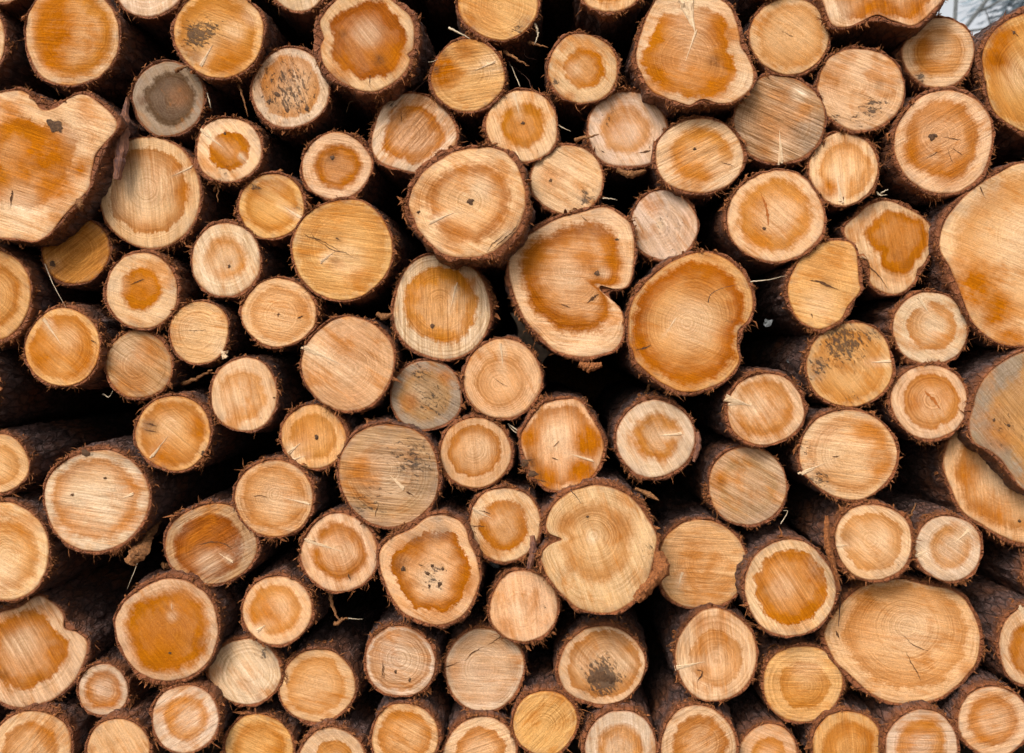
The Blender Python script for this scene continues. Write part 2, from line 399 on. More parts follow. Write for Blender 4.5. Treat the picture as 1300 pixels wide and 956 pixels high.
L(594, 96, 47, 45, 'yellow-orange log end with dark amber stain on one flank and a pale scar', 't', None, y=-.02, bl=[('o', 560, 90, 22, .9), ('o', 590, 62, 16, .6), ('d', 554, 90, 5, .8), ('d', 563, 68, 6, .7), ('p', 622, 82, 14, .5), ('m', 620, 130, 10, .3)], ck=[(626, 79, 612, 86, 1.4)], sp=[(628, 80, 602, 89, 3.5)], saw=-8, ss=.2)
L(633, 3, 50, 49, 'warm tan log end with a splintery grey edge, hanging over dry twigs', 't', None, y=-.03, bl=[('o', 612, 20, 22, .35), ('m', 660, 38, 14, .45), ('g', 668, 30, 12, .6), ('g', 600, 40, 12, .35)], saw=25, ss=.16)
L(595, 257, 75, 70, 'oval log end jutting forward, thick red bark and dark pith hole', 'p', .70, HC_O, .75, .25, -.20, poly=[(519, 258), (527, 232), (548, 209), (575, 193), (608, 187), (640, 193), (660, 220), (667, 250), (662, 280), (650, 300), (622, 322), (590, 327), (560, 320), (536, 297), (527, 280)], pith=(596, 256), th=8.5, red=1.0,
  bl=[('p', 612, 240, 14, .6), ('o', 575, 300, 18, .4), ('o', 545, 235, 12, .4), ('g', 648, 305, 18, .55), ('d', 655, 290, 14, .35)], ck=[(627, 315, 664, 268, 1.6), (634, 316, 662, 285, 1.4), (618, 320, 650, 290, 1.2)], kn=[(597, 256, 4.2), (531, 269, 2)], sp=[(546, 282, 576, 270, 4)], saw=25, ss=.16, fz=1.4)
L(663, 160, 46, 46, 'log end with a rough orange heart and thin splinter at its top, beside twigs', 'p', .62, HC_L, .35, .8, .0, bl=[('o', 662, 165, 18, .3)], sp=[(653, 118, 659, 144, 4)], kn=[(664, 156, 2.4)], saw=70, ss=.2)
L(740, 87, 44, 45, 'log end with a lobed tan-orange heart and broad pale ring', 'p', .58, HC_O, .1, .75, -.02, hw=1.6, bl=[('p', 728, 88, 10, .4), ('o', 722, 124, 8, .5), ('m', 704, 105, 8, .5)], saw=45, ss=.16)
L(797, 165, 51, 49, 'dusty cream log end with a ragged bark lip beneath it and dark chips', 'w', .62, HC_L, .1, .55, .02, hw=1.3, bl=[('b', 770, 160, 1, 0), ('m', 772, 150, 18, .35), ('g', 805, 122, 20, .45), ('o', 778, 160, 14, .3), ('m', 830, 185, 14, .3)], ck=[(809, 194, 826, 191, 3), (762, 191, 768, 194, 1.6)], saw=60, wob=1.5)
L(880, 65, 75, 70, 'large log end with a wavy-edged orange heart and a big white wedge splinter', 'p', .80, HC_O, .2, .8, -.10, poly=[(807, 70), (813, 45), (824, 15), (836, -4), (860, -10), (900, -8), (925, 5), (937, 28), (941, 55), (951, 75), (958, 96), (950, 115), (932, 130), (912, 132), (892, 126), (876, 134), (855, 128), (830, 118), (815, 98)], pith=(870, 77), th=5, hw=2.2,
  bl=[('d', 907, 78, 9, .7), ('o', 915, 40, 20, .5), ('o', 905, 112, 18, .5), ('o', 835, 110, 18, .5), ('p', 945, 105, 14, .4)], sp=[(872, -8, 883, 44, 22), (884, 40, 870, 78, 4)], kn=[(882, 38, 1.6)], saw=15, ss=.12)
L(775, -22, 41, 37, 'overhead log whose long shaggy brown bark underside shows', 'k', .7, HC_L, .3, .4, -.12, red=.9, th=4, fz=1.3)
L(888, 198, 58, 47, 'wide oval log end with slanting pale saw scratches', 'p', .70, HC_L, .35, .65, -.02, rot=4, bl=[('o', 862, 200, 16, .35), ('p', 915, 212, 16, .4)], kn=[(882, 189, 2)], ck=[(915, 204, 935, 213, 1)], saw=-28, ss=.26)
L(843, 286, 42, 45, 'plain dusty beige log end with a pale dot at its pith', 'w', None, y=.03, bl=[('m', 843, 290, 40, .28), ('g', 850, 250, 20, .3), ('p', 838, 285, 6, .6)], kn=[(839, 283, 1.5)], saw=55, ss=.16)
L(720, 228, 46, 45, 'pale sandy log end with a patch of dark specks near its rim', 'p', None, y=.0, bl=[('m', 742, 252, 15, .55), ('o', 700, 225, 16, .35), ('m', 700, 215, 10, .3), ('p', 715, 215, 18, .3)], kn=[(699, 229, 2), (741, 201, 1.4)], saw=30)
L(725, 360, 80, 90, 'large curled log end with a deep hooked notch like a letter G', 'p', .76, HC_O, 1.0, .72, -.06, poly=Zc(640, 220, [(18, 480), (30, 390), (110, 310), (250, 225), (390, 185), (490, 160), (570, 200), (618, 250), (635, 340), (632, 440), (622, 505), (600, 546), (570, 560), (536, 562), (510, 557), (472, 545), (462, 558), (478, 580), (530, 622), (572, 680), (575, 790), (535, 850), (450, 880), (350, 885), (250, 860), (180, 800), (100, 710), (50, 600)]), pith=(723.7, 343), th=4, hw=.8,
  bl=[('p', 722, 352, 20, .5), ('g', 750, 285, 22, .45), ('g', 705, 290, 16, .3), ('d', 758, 350, 7, .5), ('o', 780, 335, 14, .6), ('o', 782, 355, 8, .6), ('p', 768, 345, 8, .7), ('o', 740, 330, 18, .3)], ck=[(745, 385, 760, 374, 5), (712, 386, 724, 391, 2.2), (737, 272, 747, 282, 1.4)], kn=[(758, 347, 3.2), (783, 304, 2)], saw=5, ss=.12)
L(880, 408, 78, 88, 'large amber log end ringed by a burnt orange band, dented on one flank', 't', .89, (0.43, 0.125, 0.006), 1.0, .45, -.08, poly=[(797, 430), (800, 390), (818, 360), (850, 335), (875, 324), (897, 320), (925, 330), (948, 355), (956, 385), (951, 405), (938, 420), (937, 440), (939, 460), (925, 480), (900, 493), (868, 497), (835, 482), (811, 462), (803, 446)], pith=(872, 410), th=4.6, hw=.5,
  bl=[('p', 880, 410, 30, .5), ('o', 890, 355, 24, .5), ('o', 810, 440, 16, .7), ('o', 870, 485, 22, .5), ('m', 922, 405, 10, .4), ('d', 818, 400, 8, .3), ('o', 825, 465, 16, .5)], ck=[(800, 446, 826, 438, 2.6)], sp=[(858, 404, 845, 424, 1.6)], saw=20, ss=.10)
L(985, 275, 61, 58, 'round log end with a dark orange slit slicing its tan heart', 'p', .76, HC_L, .35, .65, -.04, bl=[('p', 985, 275, 20, .35), ('o', 966, 258, 10, .4)], sl=[(966, 246, 975, 287, 5)], kn=[(970, 290, 2.2)], saw=40, ss=.14)
L(1002, 46, 50, 48, 'smooth round log end with a thin clear ring inside its rim', 'k', .84, HC_L, .35, .35, -.05, wob=.5, hw=.3, saw=35, ss=.12, ck=[(993, 40, 1010, 48, .9)])
L(989, 152, 58, 55, 'coarsely sawn brown-grey log end with a pale vertical streak', 'b', None, y=-.02, bl=[('g', 1032, 175, 30, .9), ('g', 945, 170, 26, .6), ('g', 1000, 115, 30, .4), ('o', 985, 160, 26, .35), ('p', 1013, 121, 10, .8)], sp=[(991, 206, 990, 165, 8)], saw=25, ss=.42, red=.3)
L(1093, 113, 56, 52, 'buff log end with blue-black mould blotches in its lower part', 'p', None, y=-.03, bl=[('m', 1106, 136, 15, .62), ('m', 1090, 150, 14, .5), ('o', 1060, 100, 18, .3), ('d', 1118, 106, 6, .35), ('m', 1060, 150, 8, .5), ('m', 1125, 128, 10, .4)], saw=20, ss=.16)
L(1071, 214, 44, 47, 'log end with a narrow pale gouge running up from its lower rim', 'p', .76, HC_L, .4, .45, -.01, bl=[('o', 1052, 240, 12, .6), ('o', 1080, 180, 14, .2)], sp=[(1066, 256, 1062, 225, 7)], ck=[(1070, 257, 1070, 250, 2)], saw=88, ss=.18)
L(1115, -20, 75, 55, 'broad log overhead with a scalloped lower rim and thick bark', 'p', .86, HC_O, .6, .6, -.10, poly=[(1041, -12), (1046, 8), (1056, 31), (1074, 35), (1090, 29), (1112, 19), (1135, 27), (1160, 33), (1182, 17), (1200, -8), (1190, -45), (1150, -75), (1100, -78), (1058, -50)], pith=(1118, -25), th=5, bl=[('o', 1115, 12, 26, .6), ('o', 1165, 18, 18, .6), ('p', 1065, 15, 16, .5)], saw=80, ss=.2, hw=1.3)
L(1192, 67, 45, 44, 'log end against the open sky with faint brown bands across it', 'p', .70, HC_L, .3, .55, .05, bl=[('d', 1195, 43, 12, .22), ('m', 1170, 98, 8, .6), ('o', 1175, 60, 10, .4)], saw=-3, ss=.16, th=2.6)
L(1199, 180, 63, 65, 'log end with a six-sided orange heart, small dark triangular knot and fine star cracks', 'p', .76, HC_O, .35, .65, -.06, hw=1.2, bl=[('o', 1160, 195, 16, .5), ('o', 1205, 220, 20, .4)], kn=[(1183, 174, 4.5), (1187, 172, 3)], ck=[(1195, 173, 1220, 178, 1.2), (1198, 190, 1175, 201, 1.2), (1202, 185, 1210, 206, 1.2), (1200, 184, 1222, 197, 1)], th=4.6, saw=-30, ss=.16)
L(1315, 95, 70, 78, 'log end with a dark amber flank, standing next to the gap of open sky', 't', .9, HC_L, .5, .35, .05, poly=[(1300, 18), (1268, 34), (1250, 55), (1246, 75), (1251, 105), (1262, 140), (1300, 167), (1340, 172), (1380, 120), (1372, 50), (1338, 15)], pith=(1312, 95), th=6, bl=[('o', 1262, 75, 16, .9), ('o', 1270, 50, 18, .7), ('d', 1268, 75, 8, .35), ('p', 1295, 95, 22, .4)], ck=[(1283, 39, 1296, 52, 1.4)], kn=[(1286, 42, 2)], saw=60)
# --- second band
L(1290, 325, 95, 115, 'very large log end with a yellow-amber lower flank and grey sloping shoulder', 'p', .82, HC_L, .2, .45, -.05, poly=[(1192, 303), (1201, 277), (1230, 245), (1265, 222), (1300, 207), (1345, 212), (1378, 260), (1385, 330), (1362, 400), (1320, 432), (1280, 437), (1250, 424), (1230, 400), (1217, 365), (1206, 342), (1195, 322)], pith=(1300, 300), th=4.4, bl=[('o', 1235, 365, 30, .8), ('o', 1265, 395, 24, .8), ('o', 1285, 428, 16, .7), ('g', 1250, 240, 26, .6), ('g', 1222, 262, 14, .5), ('p', 1300, 300, 30, .4), ('o', 1216, 335, 12, .5)], ck=[(1244, 236, 1251, 252, 2)], saw=22, ss=.12)
L(1128, 310, 60, 62, 'misshapen orange-hearted log end with a bark-filled inward bend', 'p', .72, HC_O, .45, .8, .05, poly=Zc(960, 220, [(425, 275), (480, 210), (560, 150), (640, 133), (720, 160), (810, 215), (855, 290), (850, 370), (812, 445), (782, 470), (770, 520), (720, 570), (660, 587), (600, 570), (553, 530), (553, 480), (540, 422), (490, 408), (455, 350)]), pith=(1150, 300), th=4.5, hw=1.2, bl=[('g', 1095, 265, 16, .6), ('o', 1140, 345, 14, .4), ('d', 1140, 325, 8, .4), ('d', 1150, 335, 8, .4)], ck=[(1092, 322, 1132, 372, 1.6)], saw=80)
L(1045, 362, 45, 56, 'heartless tan log end, pear-shaped, with one long dark split across it', 't', None, y=-.03, poly=Zc(960, 220, [(158, 590), (165, 520), (210, 420), (290, 350), (380, 325), (465, 345), (490, 420), (495, 520), (500, 575), (445, 650), (405, 715), (320, 756), (260, 745), (195, 690)]), pith=(1046, 362), bl=[('o', 1045, 340, 24, .25), ('d', 1050, 360, 9, .35), ('p', 1040, 385, 20, .3)], ck=[(1026, 356, 1066, 369, 3.2), (1030, 398, 1032, 406, 1.6)], saw=15, ss=.16, th=4.6)
L(1181, 417, 48, 46, 'log end with an evenly ringed faint heart and a splinter stuck in its top', 'w', .66, HC_L, .5, .5, .0, wob=.5, sp=[(1166, 375, 1180, 399, 5)], bl=[('o', 1192, 440, 14, .25)], saw=30, ss=.12, red=1.0)
L(1079, 463, 55, 54, 'tan log end crusted with black mould over its upper half', 't', .82, HC_L, .4, .4, -.02, bl=[('m', 1070, 435, 34, .62), ('m', 1040, 465, 18, .55), ('g', 1032, 470, 18, .7), ('m', 1080, 505, 14, .4), ('m', 1105, 425, 16, .5)], sp=[(1131, 459, 1106, 460, 4)], saw=50)
L(1180, 510, 48, 47, 'log end with a leaning rust-orange scar inside concentric rings', 'p', .74, HC_L, .5, .6, -.02, sl=[(1174, 496, 1195, 521, 5)], bl=[('o', 1160, 510, 12, .4), ('o', 1175, 480, 14, .3), ('o', 1200, 500, 12, .3)], saw=65, ss=.12, th=4, wob=.5)
L(1077, 577, 61, 57, 'large buff log end with mould specks and a splinter poking past its rim', 'p', .84, HC_L, .5, .25, -.04, bl=[('m', 1035, 610, 24, .5), ('m', 1022, 570, 12, .4), ('o', 1118, 590, 18, .45), ('o', 1105, 545, 16, .35), ('p', 1050, 560, 24, .35)], sp=[(1014, 602, 1048, 588, 6)], ck=[(1057, 580, 1068, 578, 2)], saw=8, ss=.16, th=3)
L(1320, 530, 85, 95, 'weathered grey slab-like log end lapping over the orange log under it', 'g', .72, (0.48, 0.23, 0.07), .25, 1.0, -.08, poly=[(1300, 446), (1275, 458), (1250, 478), (1237, 505), (1229, 540), (1234, 560), (1253, 571), (1274, 587), (1284, 602), (1302, 622), (1345, 632), (1392, 590), (1402, 520), (1382, 462), (1340, 440)], pith=(1322, 530), th=2.6, hw=.8, bl=[('g', 1245, 530, 30, .7), ('g', 1275, 475, 30, .8), ('m', 1275, 545, 40, .3), ('o', 1265, 555, 20, .4), ('g', 1250, 565, 14, .4), ('d', 1290, 520, 20, .2)], kn=[(1261, 533, 2), (1280, 540, 2)], saw=50, ss=.2, red=.7, fz=.6)
L(1280, 612, 85, 80, 'large orange-stained log end partly hidden under the grey slab-like log', 'k', .80, HC_L, .75, .3, .06, poly=[(1199, 590), (1205, 562), (1222, 538), (1262, 522), (1320, 530), (1362, 580), (1368, 640), (1340, 685), (1300, 690), (1274, 682), (1248, 668), (1222, 648), (1206, 616)], pith=(1278, 608), th=4.5, bl=[('o', 1230, 600, 16, .6), ('o', 1260, 650, 18, .5), ('p', 1272, 612, 18, .4)], kn=[(1293, 661, 2.2)], saw=85, ss=.14)
L(1109, 688, 48, 49, 'log end with peeling red bark down one side, touching the small pale log', 'p', .78, HC_L, .3, .5, -.06, bl=[('d', 1075, 680, 9, .4), ('g', 1130, 725, 22, .4), ('m', 1135, 720, 14, .35), ('p', 1120, 685, 12, .3)], sp=[(1062, 693, 1078, 692, 4)], th=5.4, red=1.0, saw=40, fz=1.6)
L(1204, 696, 43, 41, 'small pale log end with a white nick in its rim and faint heart', 'w', .62, HC_L, .2, .55, -.04, bl=[('p', 1220, 680, 10, .5), ('p', 1170, 702, 10, .5)], sp=[(1162, 706, 1178, 699, 5), (1230, 674, 1214, 687, 4)], saw=35, th=3.4)
L(1150, 800, 100, 75, 'biggest broad log end, flattened oval with a long thin crack', 'k', .84, HC_L, .45, .25, .04, poly=Zc(960, 630, [(328, 670), (375, 570), (430, 505), (510, 440), (610, 415), (710, 402), (820, 430), (960, 460), (1040, 540), (1088, 640), (1088, 740), (1045, 840), (970, 920), (860, 985), (700, 1005), (560, 960), (470, 880), (380, 790)]), pith=(1152, 795), th=5, hw=.8, bl=[('p', 1155, 800, 26, .35), ('o', 1090, 790, 26, .25), ('o', 1228, 850, 10, .5), ('g', 1055, 805, 12, .35)], ck=[(1135, 799, 1178, 826, 1.2), (1150, 826, 1168, 864, 2), (1060, 800, 1065, 812, 3)], saw=10, ss=.12)
L(1312, 820, 45, 52, 'log end with a bright orange heart, beside the biggest broad log', 'p', .74, HC_O, .3, .85, -.02, sp=[(1293, 768, 1304, 786, 5)], saw=60)
L(1345, 728, 44, 42, 'dark bark-covered log wedged beneath the large orange-stained log', 'p', None, y=.03)
L(752, 486, 62, 60, 'added log end closing the hollow beneath the G-shaped log, its face painted in shade', 'b', None, y=1.9, bl=[('d', 752, 486, 120, 1.0)])  # added blocker for the see-through gap; dark blob paints its shade
# --- middle of the pile
L(1003, 747, 57, 62, 'log end with a brown-orange straight-grained heart and bluish grey sapwood edge', 'p', .78, HC_O, .3, .8, -.05, bl=[('g', 1045, 715, 24, .7), ('g', 955, 720, 14, .5), ('p', 995, 745, 16, .35), ('o', 1010, 790, 18, .3)], saw=58, ss=.26, th=3.6, red=.5)
L(909, 832, 52, 58, 'log end with a pale scar and small dark chip near its hub', 'p', .62, HC_L, .3, .4, .0, bl=[('o', 892, 850, 10, .4), ('o', 890, 790, 12, .4), ('g', 868, 810, 12, .35)], sp=[(858, 846, 895, 840, 6)], ck=[(884, 866, 892, 852, 2.6), (884, 850, 893, 853, 1.6)], saw=85, ss=.2, th=3)
L(1019, 868, 51, 49, 'tan log end between the brown-hearted log and the biggest broad log', 't', .62, HC_L, .35, .55, .05, saw=0, bl=[('p', 1025, 848, 20, .3)])
L(891, 717, 57, 57, 'plain yellow-orange log end with a small dark split at its rim', 'k', None, y=.09, bl=[('o', 880, 700, 40, .25), ('d', 862, 678, 5, .4), ('o', 900, 760, 26, .3)], ck=[(946, 736, 934, 733, 3.2)], sp=[(867, 727, 861, 746, 3)], saw=3, ss=.18, red=.4)
L(949, 617, 50, 50, 'dull brownish log end with grey lower rim, its smooth dark bark visible above', 'b', .74, (0.42, 0.245, 0.12), .5, .6, .03, bl=[('g', 965, 655, 26, .6), ('g', 995, 610, 14, .5), ('d', 916, 612, 5, .5), ('o', 912, 610, 12, .6), ('p', 980, 590, 14, .3)], saw=30, ss=.26, red=.3, wob=.6)
L(972, 520, 49, 46, 'log end with a ragged white splinter leaning out over its rim', 'p', .78, HC_L, .5, .5, -.06, bl=[('o', 1000, 525, 10, .35)], sp=[(922, 505, 955, 516, 9), (924, 513, 940, 514, 3)], saw=55, ss=.18, th=4.6)
L(832, 557, 50, 49, 'whitish log end with a star-edged brown heart and silvery bark', 'w', .60, HC_L, .3, .7, .0, hw=2.6, bl=[('g', 870, 570, 18, .55), ('g', 845, 515, 18, .35), ('d', 822, 538, 7, .35), ('p', 830, 600, 14, .5)], sp=[(866, 551, 836, 553, 4)], kn=[(837, 558, 1.6)], th=5, red=.5, saw=60)
L(714, 564, 53, 58, 'vivid orange log end with a charred splintered corner', 'k', .88, HC_O, .6, .35, -.05, poly=[(661, 560), (668, 540), (685, 517), (705, 508), (735, 509), (752, 533), (764, 555), (766, 575), (757, 600), (738, 615), (705, 624), (682, 610), (670, 590)], pith=(707, 563), bl=[('o', 748, 560, 22, .9), ('o', 740, 600, 20, .9), ('o', 672, 555, 14, .8), ('o', 690, 610, 20, .8), ('d', 670, 590, 13, .9), ('d', 682, 605, 9, .6), ('p', 705, 555, 18, .5), ('g', 757, 590, 6, .7)], sp=[(754, 586, 724, 576, 3)], ck=[(703, 567, 712, 558, 1.4), (701, 581, 712, 584, 1.6), (664, 586, 682, 582, 2), (668, 596, 688, 604, 3), (672, 606, 694, 612, 2)], kn=[(666, 588, 5), (676, 602, 5)], saw=85, ss=.14, th=4.2)
L(762, 697, 75, 82, 'large cream log end with rough red bark and a bark-lined notch', 'p', .62, HC_L, .45, .35, -.12, poly=[(693, 665), (700, 645), (720, 627), (750, 617), (780, 620), (805, 635), (823, 658), (834, 680), (831, 700), (824, 730), (811, 755), (790, 772), (765, 779), (735, 771), (710, 751), (692, 726), (687, 706), (697, 692), (713, 685), (697, 677)], pith=(753, 680), th=6, red=1.0, bl=[('p', 752, 682, 8, .6), ('m', 826, 700, 14, .4), ('o', 716, 665, 12, .35), ('o', 790, 665, 20, .2)], kn=[(746, 656, 1.8)], saw=70, ss=.16, fz=1.7)
L(638, 481, 49, 51, 'clean pale log end with a faint inner ring, under the big U-hearted log', 'k', .66, HC_L, .4, .3, -.02, sp=[(636, 436, 638, 464, 4)], ck=[(626, 479, 646, 492, .9)], saw=60, ss=.1, wob=.5)
L(665, 770, 44, 45, 'small evenly tan log end with a tuft of bark on top', 'k', None, y=.0, bl=[('o', 640, 795, 12, .45), ('m', 692, 770, 12, .25), ('p', 660, 772, 14, .3)], saw=80, ss=.14, fz=1.3)
L(764, 845, 55, 50, 'cream log end with a black rotten patch at its core, below the notched cream log', 'p', .84, HC_L, .6, .4, .05, bl=[('m', 765, 860, 24, .85), ('m', 765, 838, 16, .4), ('g', 785, 812, 14, .4), ('p', 740, 840, 14, .3), ('p', 795, 845, 12, .4)], kn=[(765, 859, 8), (752, 862, 6), (776, 862, 5)], saw=50, ss=.16, th=4)
L(641, 666, 46, 47, 'log end with an orange heart and dark-edged splinter, above the small evenly tan log', 'p', .68, HC_O, .4, .7, -.02, sp=[(600, 645, 625, 659, 5)], ck=[(597, 667, 622, 668, 1.6), (602, 645, 622, 652, 1.6)], bl=[('o', 625, 655, 7, .4)], saw=60, ss=.14, hw=.6)
L(604, 575, 45, 45, 'round log end with one neat thin amber ring, between vivid orange and mouldy logs', 'k', .74, HC_L, .8, .25, -.01, bl=[('p', 610, 570, 14, .35)], saw=85, ss=.12, wob=.5, hw=.5)
L(541, 502, 45, 45, 'small mouldy grey log end with rusty orange patches and black specks', 'g', .70, (0.40, 0.22, 0.09), .3, .9, .03, bl=[('g', 541, 502, 50, .3), ('m', 550, 510, 34, .42), ('o', 520, 510, 12, .6), ('o', 565, 478, 9, .6), ('p', 530, 500, 12, .35), ('m', 535, 475, 16, .5)], saw=30, ss=.2, red=.2, th=2.5)
L(494, 603, 64, 66, 'large mould-stained log end with coarse horizontal sawing and grey-blue flank', 'b', .9, (0.45, 0.265, 0.125), .2, .5, -.05, bl=[('m', 525, 580, 40, .48), ('g', 545, 610, 34, .75), ('m', 470, 640, 30, .4), ('g', 485, 560, 26, .5), ('o', 455, 600, 24, .4), ('p', 500, 610, 20, .4), ('m', 455, 650, 14, .5), ('g', 455, 652, 12, .7)], ck=[(516, 624, 528, 632, 3), (482, 636, 476, 656, 1.4)], sp=[(512, 622, 494, 602, 5)], saw=5, ss=.34, red=.4)
L(442, 462, 58, 60, 'smooth creamy log end with a pale tear running in from its rim', 'k', None, y=-.04, bl=[('p', 440, 475, 18, .4), ('o', 450, 440, 30, .18), ('o', 440, 505, 26, .2)], sp=[(386, 440, 432, 462, 7)], ck=[(386, 440, 402, 448, 3)], saw=35, ss=.16, red=1.0, th=3)
L(398, 555, 41, 41, 'small yellow-orange log end with a dark pith dot and two pale chips', 't', .72, HC_L, .4, .5, .0, bl=[('o', 385, 550, 18, .3)], kn=[(402, 555, 3)], sp=[(366, 574, 382, 563, 6), (370, 584, 388, 578, 4)], saw=85, ss=.18, red=1.0)
L(561, 390, 62, 67, 'big log end with a U-shaped tan heart in wide pale sapwood', 'w', .74, HC_L, .25, .75, .02, ho=(0, -10), bl=[('p', 515, 430, 18, .4), ('g', 535, 335, 22, .35), ('o', 595, 360, 12, .45), ('o', 525, 375, 12, .35)], kn=[(549, 414, 3), (565, 400, 1.5)], sp=[(580, 360, 572, 390, 3)], ck=[(585, 336, 584, 346, 1.4)], saw=88, ss=.26, wob=1.3, th=3.4)
L(435, 317, 63, 65, 'large yellowish log end scored by long dark scratch lines', 't', .9, HC_L, .25, .25, -.03, bl=[('p', 440, 330, 22, .3), ('d', 430, 303, 5, .4), ('d', 425, 330, 6, .4), ('g', 380, 300, 12, .3), ('o', 420, 280, 30, .2)], sp=[(407, 332, 425, 319, 4)], ck=[(386, 297, 445, 325, 1.5), (395, 296, 470, 335, 1.1), (426, 302, 433, 306, 2.6)], saw=8, ss=.22, red=.9, th=3)
L(354, 397, 47, 44, 'flesh-coloured log end with a tiny cross-shaped pith mark', 'k', .80, HC_L, .4, .25, -.01, bl=[('o', 385, 390, 14, .3)], ck=[(350, 399, 356, 399, 1.6), (353, 396, 353, 403, 1.6), (378, 404, 387, 400, 2.6)], saw=12, ss=.12, red=1.0, th=3)
L(287, 330, 44, 47, 'log end with a broad chalky white outer band and brown-tan core', 'w', .60, HC_L, .3, .6, .02, bl=[('p', 262, 345, 18, .5), ('d', 290, 335, 10, .35), ('p', 310, 300, 14, .3)], kn=[(291, 338, 2.2)], saw=70, ss=.16, wob=.6)
L(180, 369, 46, 48, 'log end with a bullseye orange heart of crisp concentric rings', 'p', .56, HC_O, .2, .9, -.01, hw=.4, bl=[('g', 140, 362, 10, .5), ('g', 222, 365, 10, .5), ('p', 150, 360, 14, .3), ('o', 181, 373, 8, .6)], ck=[(160, 364, 183, 355, 1.4)], kn=[(181, 373, 1.2), (181, 356, 1.6)], saw=20, ss=.1, wob=.5)
L(96, 318, 43, 43, 'brown-tan streaky log end tucked under the heart-shaped log', 'o', None, y=.05, bl=[('d', 110, 290, 18, .2), ('d', 80, 310, 18, .2), ('g', 75, 290, 16, .4), ('g', 68, 335, 12, .4)], kn=[(67, 335, 4), (78, 300, 2.5)], saw=-38, ss=.30, red=.3, wob=.5)
L(-8, 374, 49, 56, 'log end with close amber rings, its reddish bark bulging toward the bullseye log', 't', .74, HC_L, .8, .4, -.03, th=5, red=.9, saw=40, hw=.5)
L(80, 441, 49, 49, 'orange log end with a long bent white splinter from rim to centre', 't', .84, HC_O, .2, .6, -.02, bl=[('o', 55, 450, 24, .6), ('p', 85, 430, 16, .3), ('o', 95, 470, 20, .3)], sp=[(55, 404, 78, 437, 5)], ck=[(116, 432, 126, 438, 1.6)], saw=40, ss=.16)
L(176, 463, 42, 43, 'dull sandy log end with a fuzzy sawn face, below the bullseye log', 'b', None, y=.02, bl=[('p', 165, 448, 20, .5), ('o', 185, 450, 20, .35), ('o', 170, 480, 20, .4), ('g', 145, 450, 10, .4)], saw=35, ss=.26)
L(253, 422, 38, 40, 'small plain peach log end with a knobbly crumb of wood at its rim', 'k', None, y=.0, bl=[('p', 240, 415, 14, .3)], sp=[(285, 455, 278, 440, 8), (289, 448, 281, 446, 5)], ck=[(222, 422, 262, 420, .8)], saw=10, ss=.16, th=2.6, red=.4)
L(310, 501, 42, 48, 'tall oval log end with glossy purple-grey bark and pale pink face', 'p', .68, HC_L, .25, .5, -.01, bl=[('p', 285, 510, 20, .4), ('m', 335, 530, 8, .3)], ck=[(346, 504, 350, 505, 3)], saw=75, ss=.16, th=3, red=.4)
L(220, 550, 48, 48, 'orange log end with a grooved dark gash and white sliver by its rim', 't', .86, HC_O, .4, .5, -.03, bl=[('o', 205, 580, 24, .6), ('o', 250, 545, 14, .6), ('d', 192, 541, 10, .6), ('p', 215, 540, 16, .3), ('g', 185, 540, 10, .5)], sp=[(190, 581, 213, 553, 4)], ck=[(182, 537, 198, 541, 3), (182, 545, 200, 549, 2)], kn=[(258, 575, 3)], saw=40, ss=.14)
L(123, 635, 67, 64, 'large ashy cream log end with a shaggy bark fringe and hanging wood chunk', 'w', .80, HC_L, .7, .3, -.04, rot=-8, bl=[('g', 85, 590, 22, .5), ('m', 110, 575, 12, .5), ('g', 150, 582, 14, .4), ('p', 120, 640, 36, .4), ('o', 172, 620, 14, .3), ('o', 170, 660, 14, .3)], kn=[(108, 575, 5), (92, 628, 2), (133, 607, 2)], sp=[(170, 627, 155, 632, 4)], saw=8, ss=.2, th=4.6, fz=1.4)
L(-3, 589, 40, 38, 'small log end with brown bark trailing back above the ashy cream log', 'k', .7, HC_L, .3, .4, .0, red=.7, saw=30)
L(-52, 492, 50, 46, 'bark-covered log with only its dark purple flank showing', 'p', None, y=-.05, red=.2)
L(5, 701, 56, 63, 'pale log end with wide tan rings, above the frilled-edge log', 'p', .72, HC_L, .5, .45, -.04, bl=[('o', 35, 665, 16, .3), ('p', 0, 730, 24, .4)], saw=30, ss=.12, red=.8)
L(40, 830, 70, 65, 'log end with a frilled stepped edge and a streaked dark orange heart', 'p', .72, HC_O, .3, .75, .06, poly=[(-28, 800), (0, 778), (26, 770), (47, 756), (65, 763), (80, 781), (82, 798), (97, 803), (110, 815), (108, 832), (100, 852), (85, 874), (55, 893), (10, 897), (-30, 865)], pith=(30, 820), th=4.5, hw=1.4, bl=[('p', 25, 815, 20, .5), ('o', 72, 830, 16, .5), ('d', 3, 858, 8, .7), ('o', 10, 790, 16, .5)], saw=62, ss=.24, red=.3)
L(213, 800, 65, 66, 'big vivid orange-hearted log end with a pale glowing pith and jagged cream rim', 'p', .80, HC_O, .35, .95, -.05, poly=None, hw=1.5, bl=[('p', 219, 782, 7, .7), ('o', 195, 820, 34, .5), ('o', 230, 770, 30, .3), ('m', 215, 790, 50, .10), ('g', 260, 815, 8, .4)], kn=[(216, 772, 1.3), (248, 778, 1.6), (216, 829, 1.8), (199, 806, 1.6), (216, 798, 1.4), (238, 810, 1.3)], sp=[(218, 766, 219, 774, 1)], saw=50, ss=.12, th=5, wob=1.4)
L(131, 876, 32, 33, 'small half-hidden log end with a dark ring, by the vivid orange-hearted log', 'w', .72, HC_O, .6, .6, .08, bl=[('g', 131, 860, 20, .3)], saw=20)
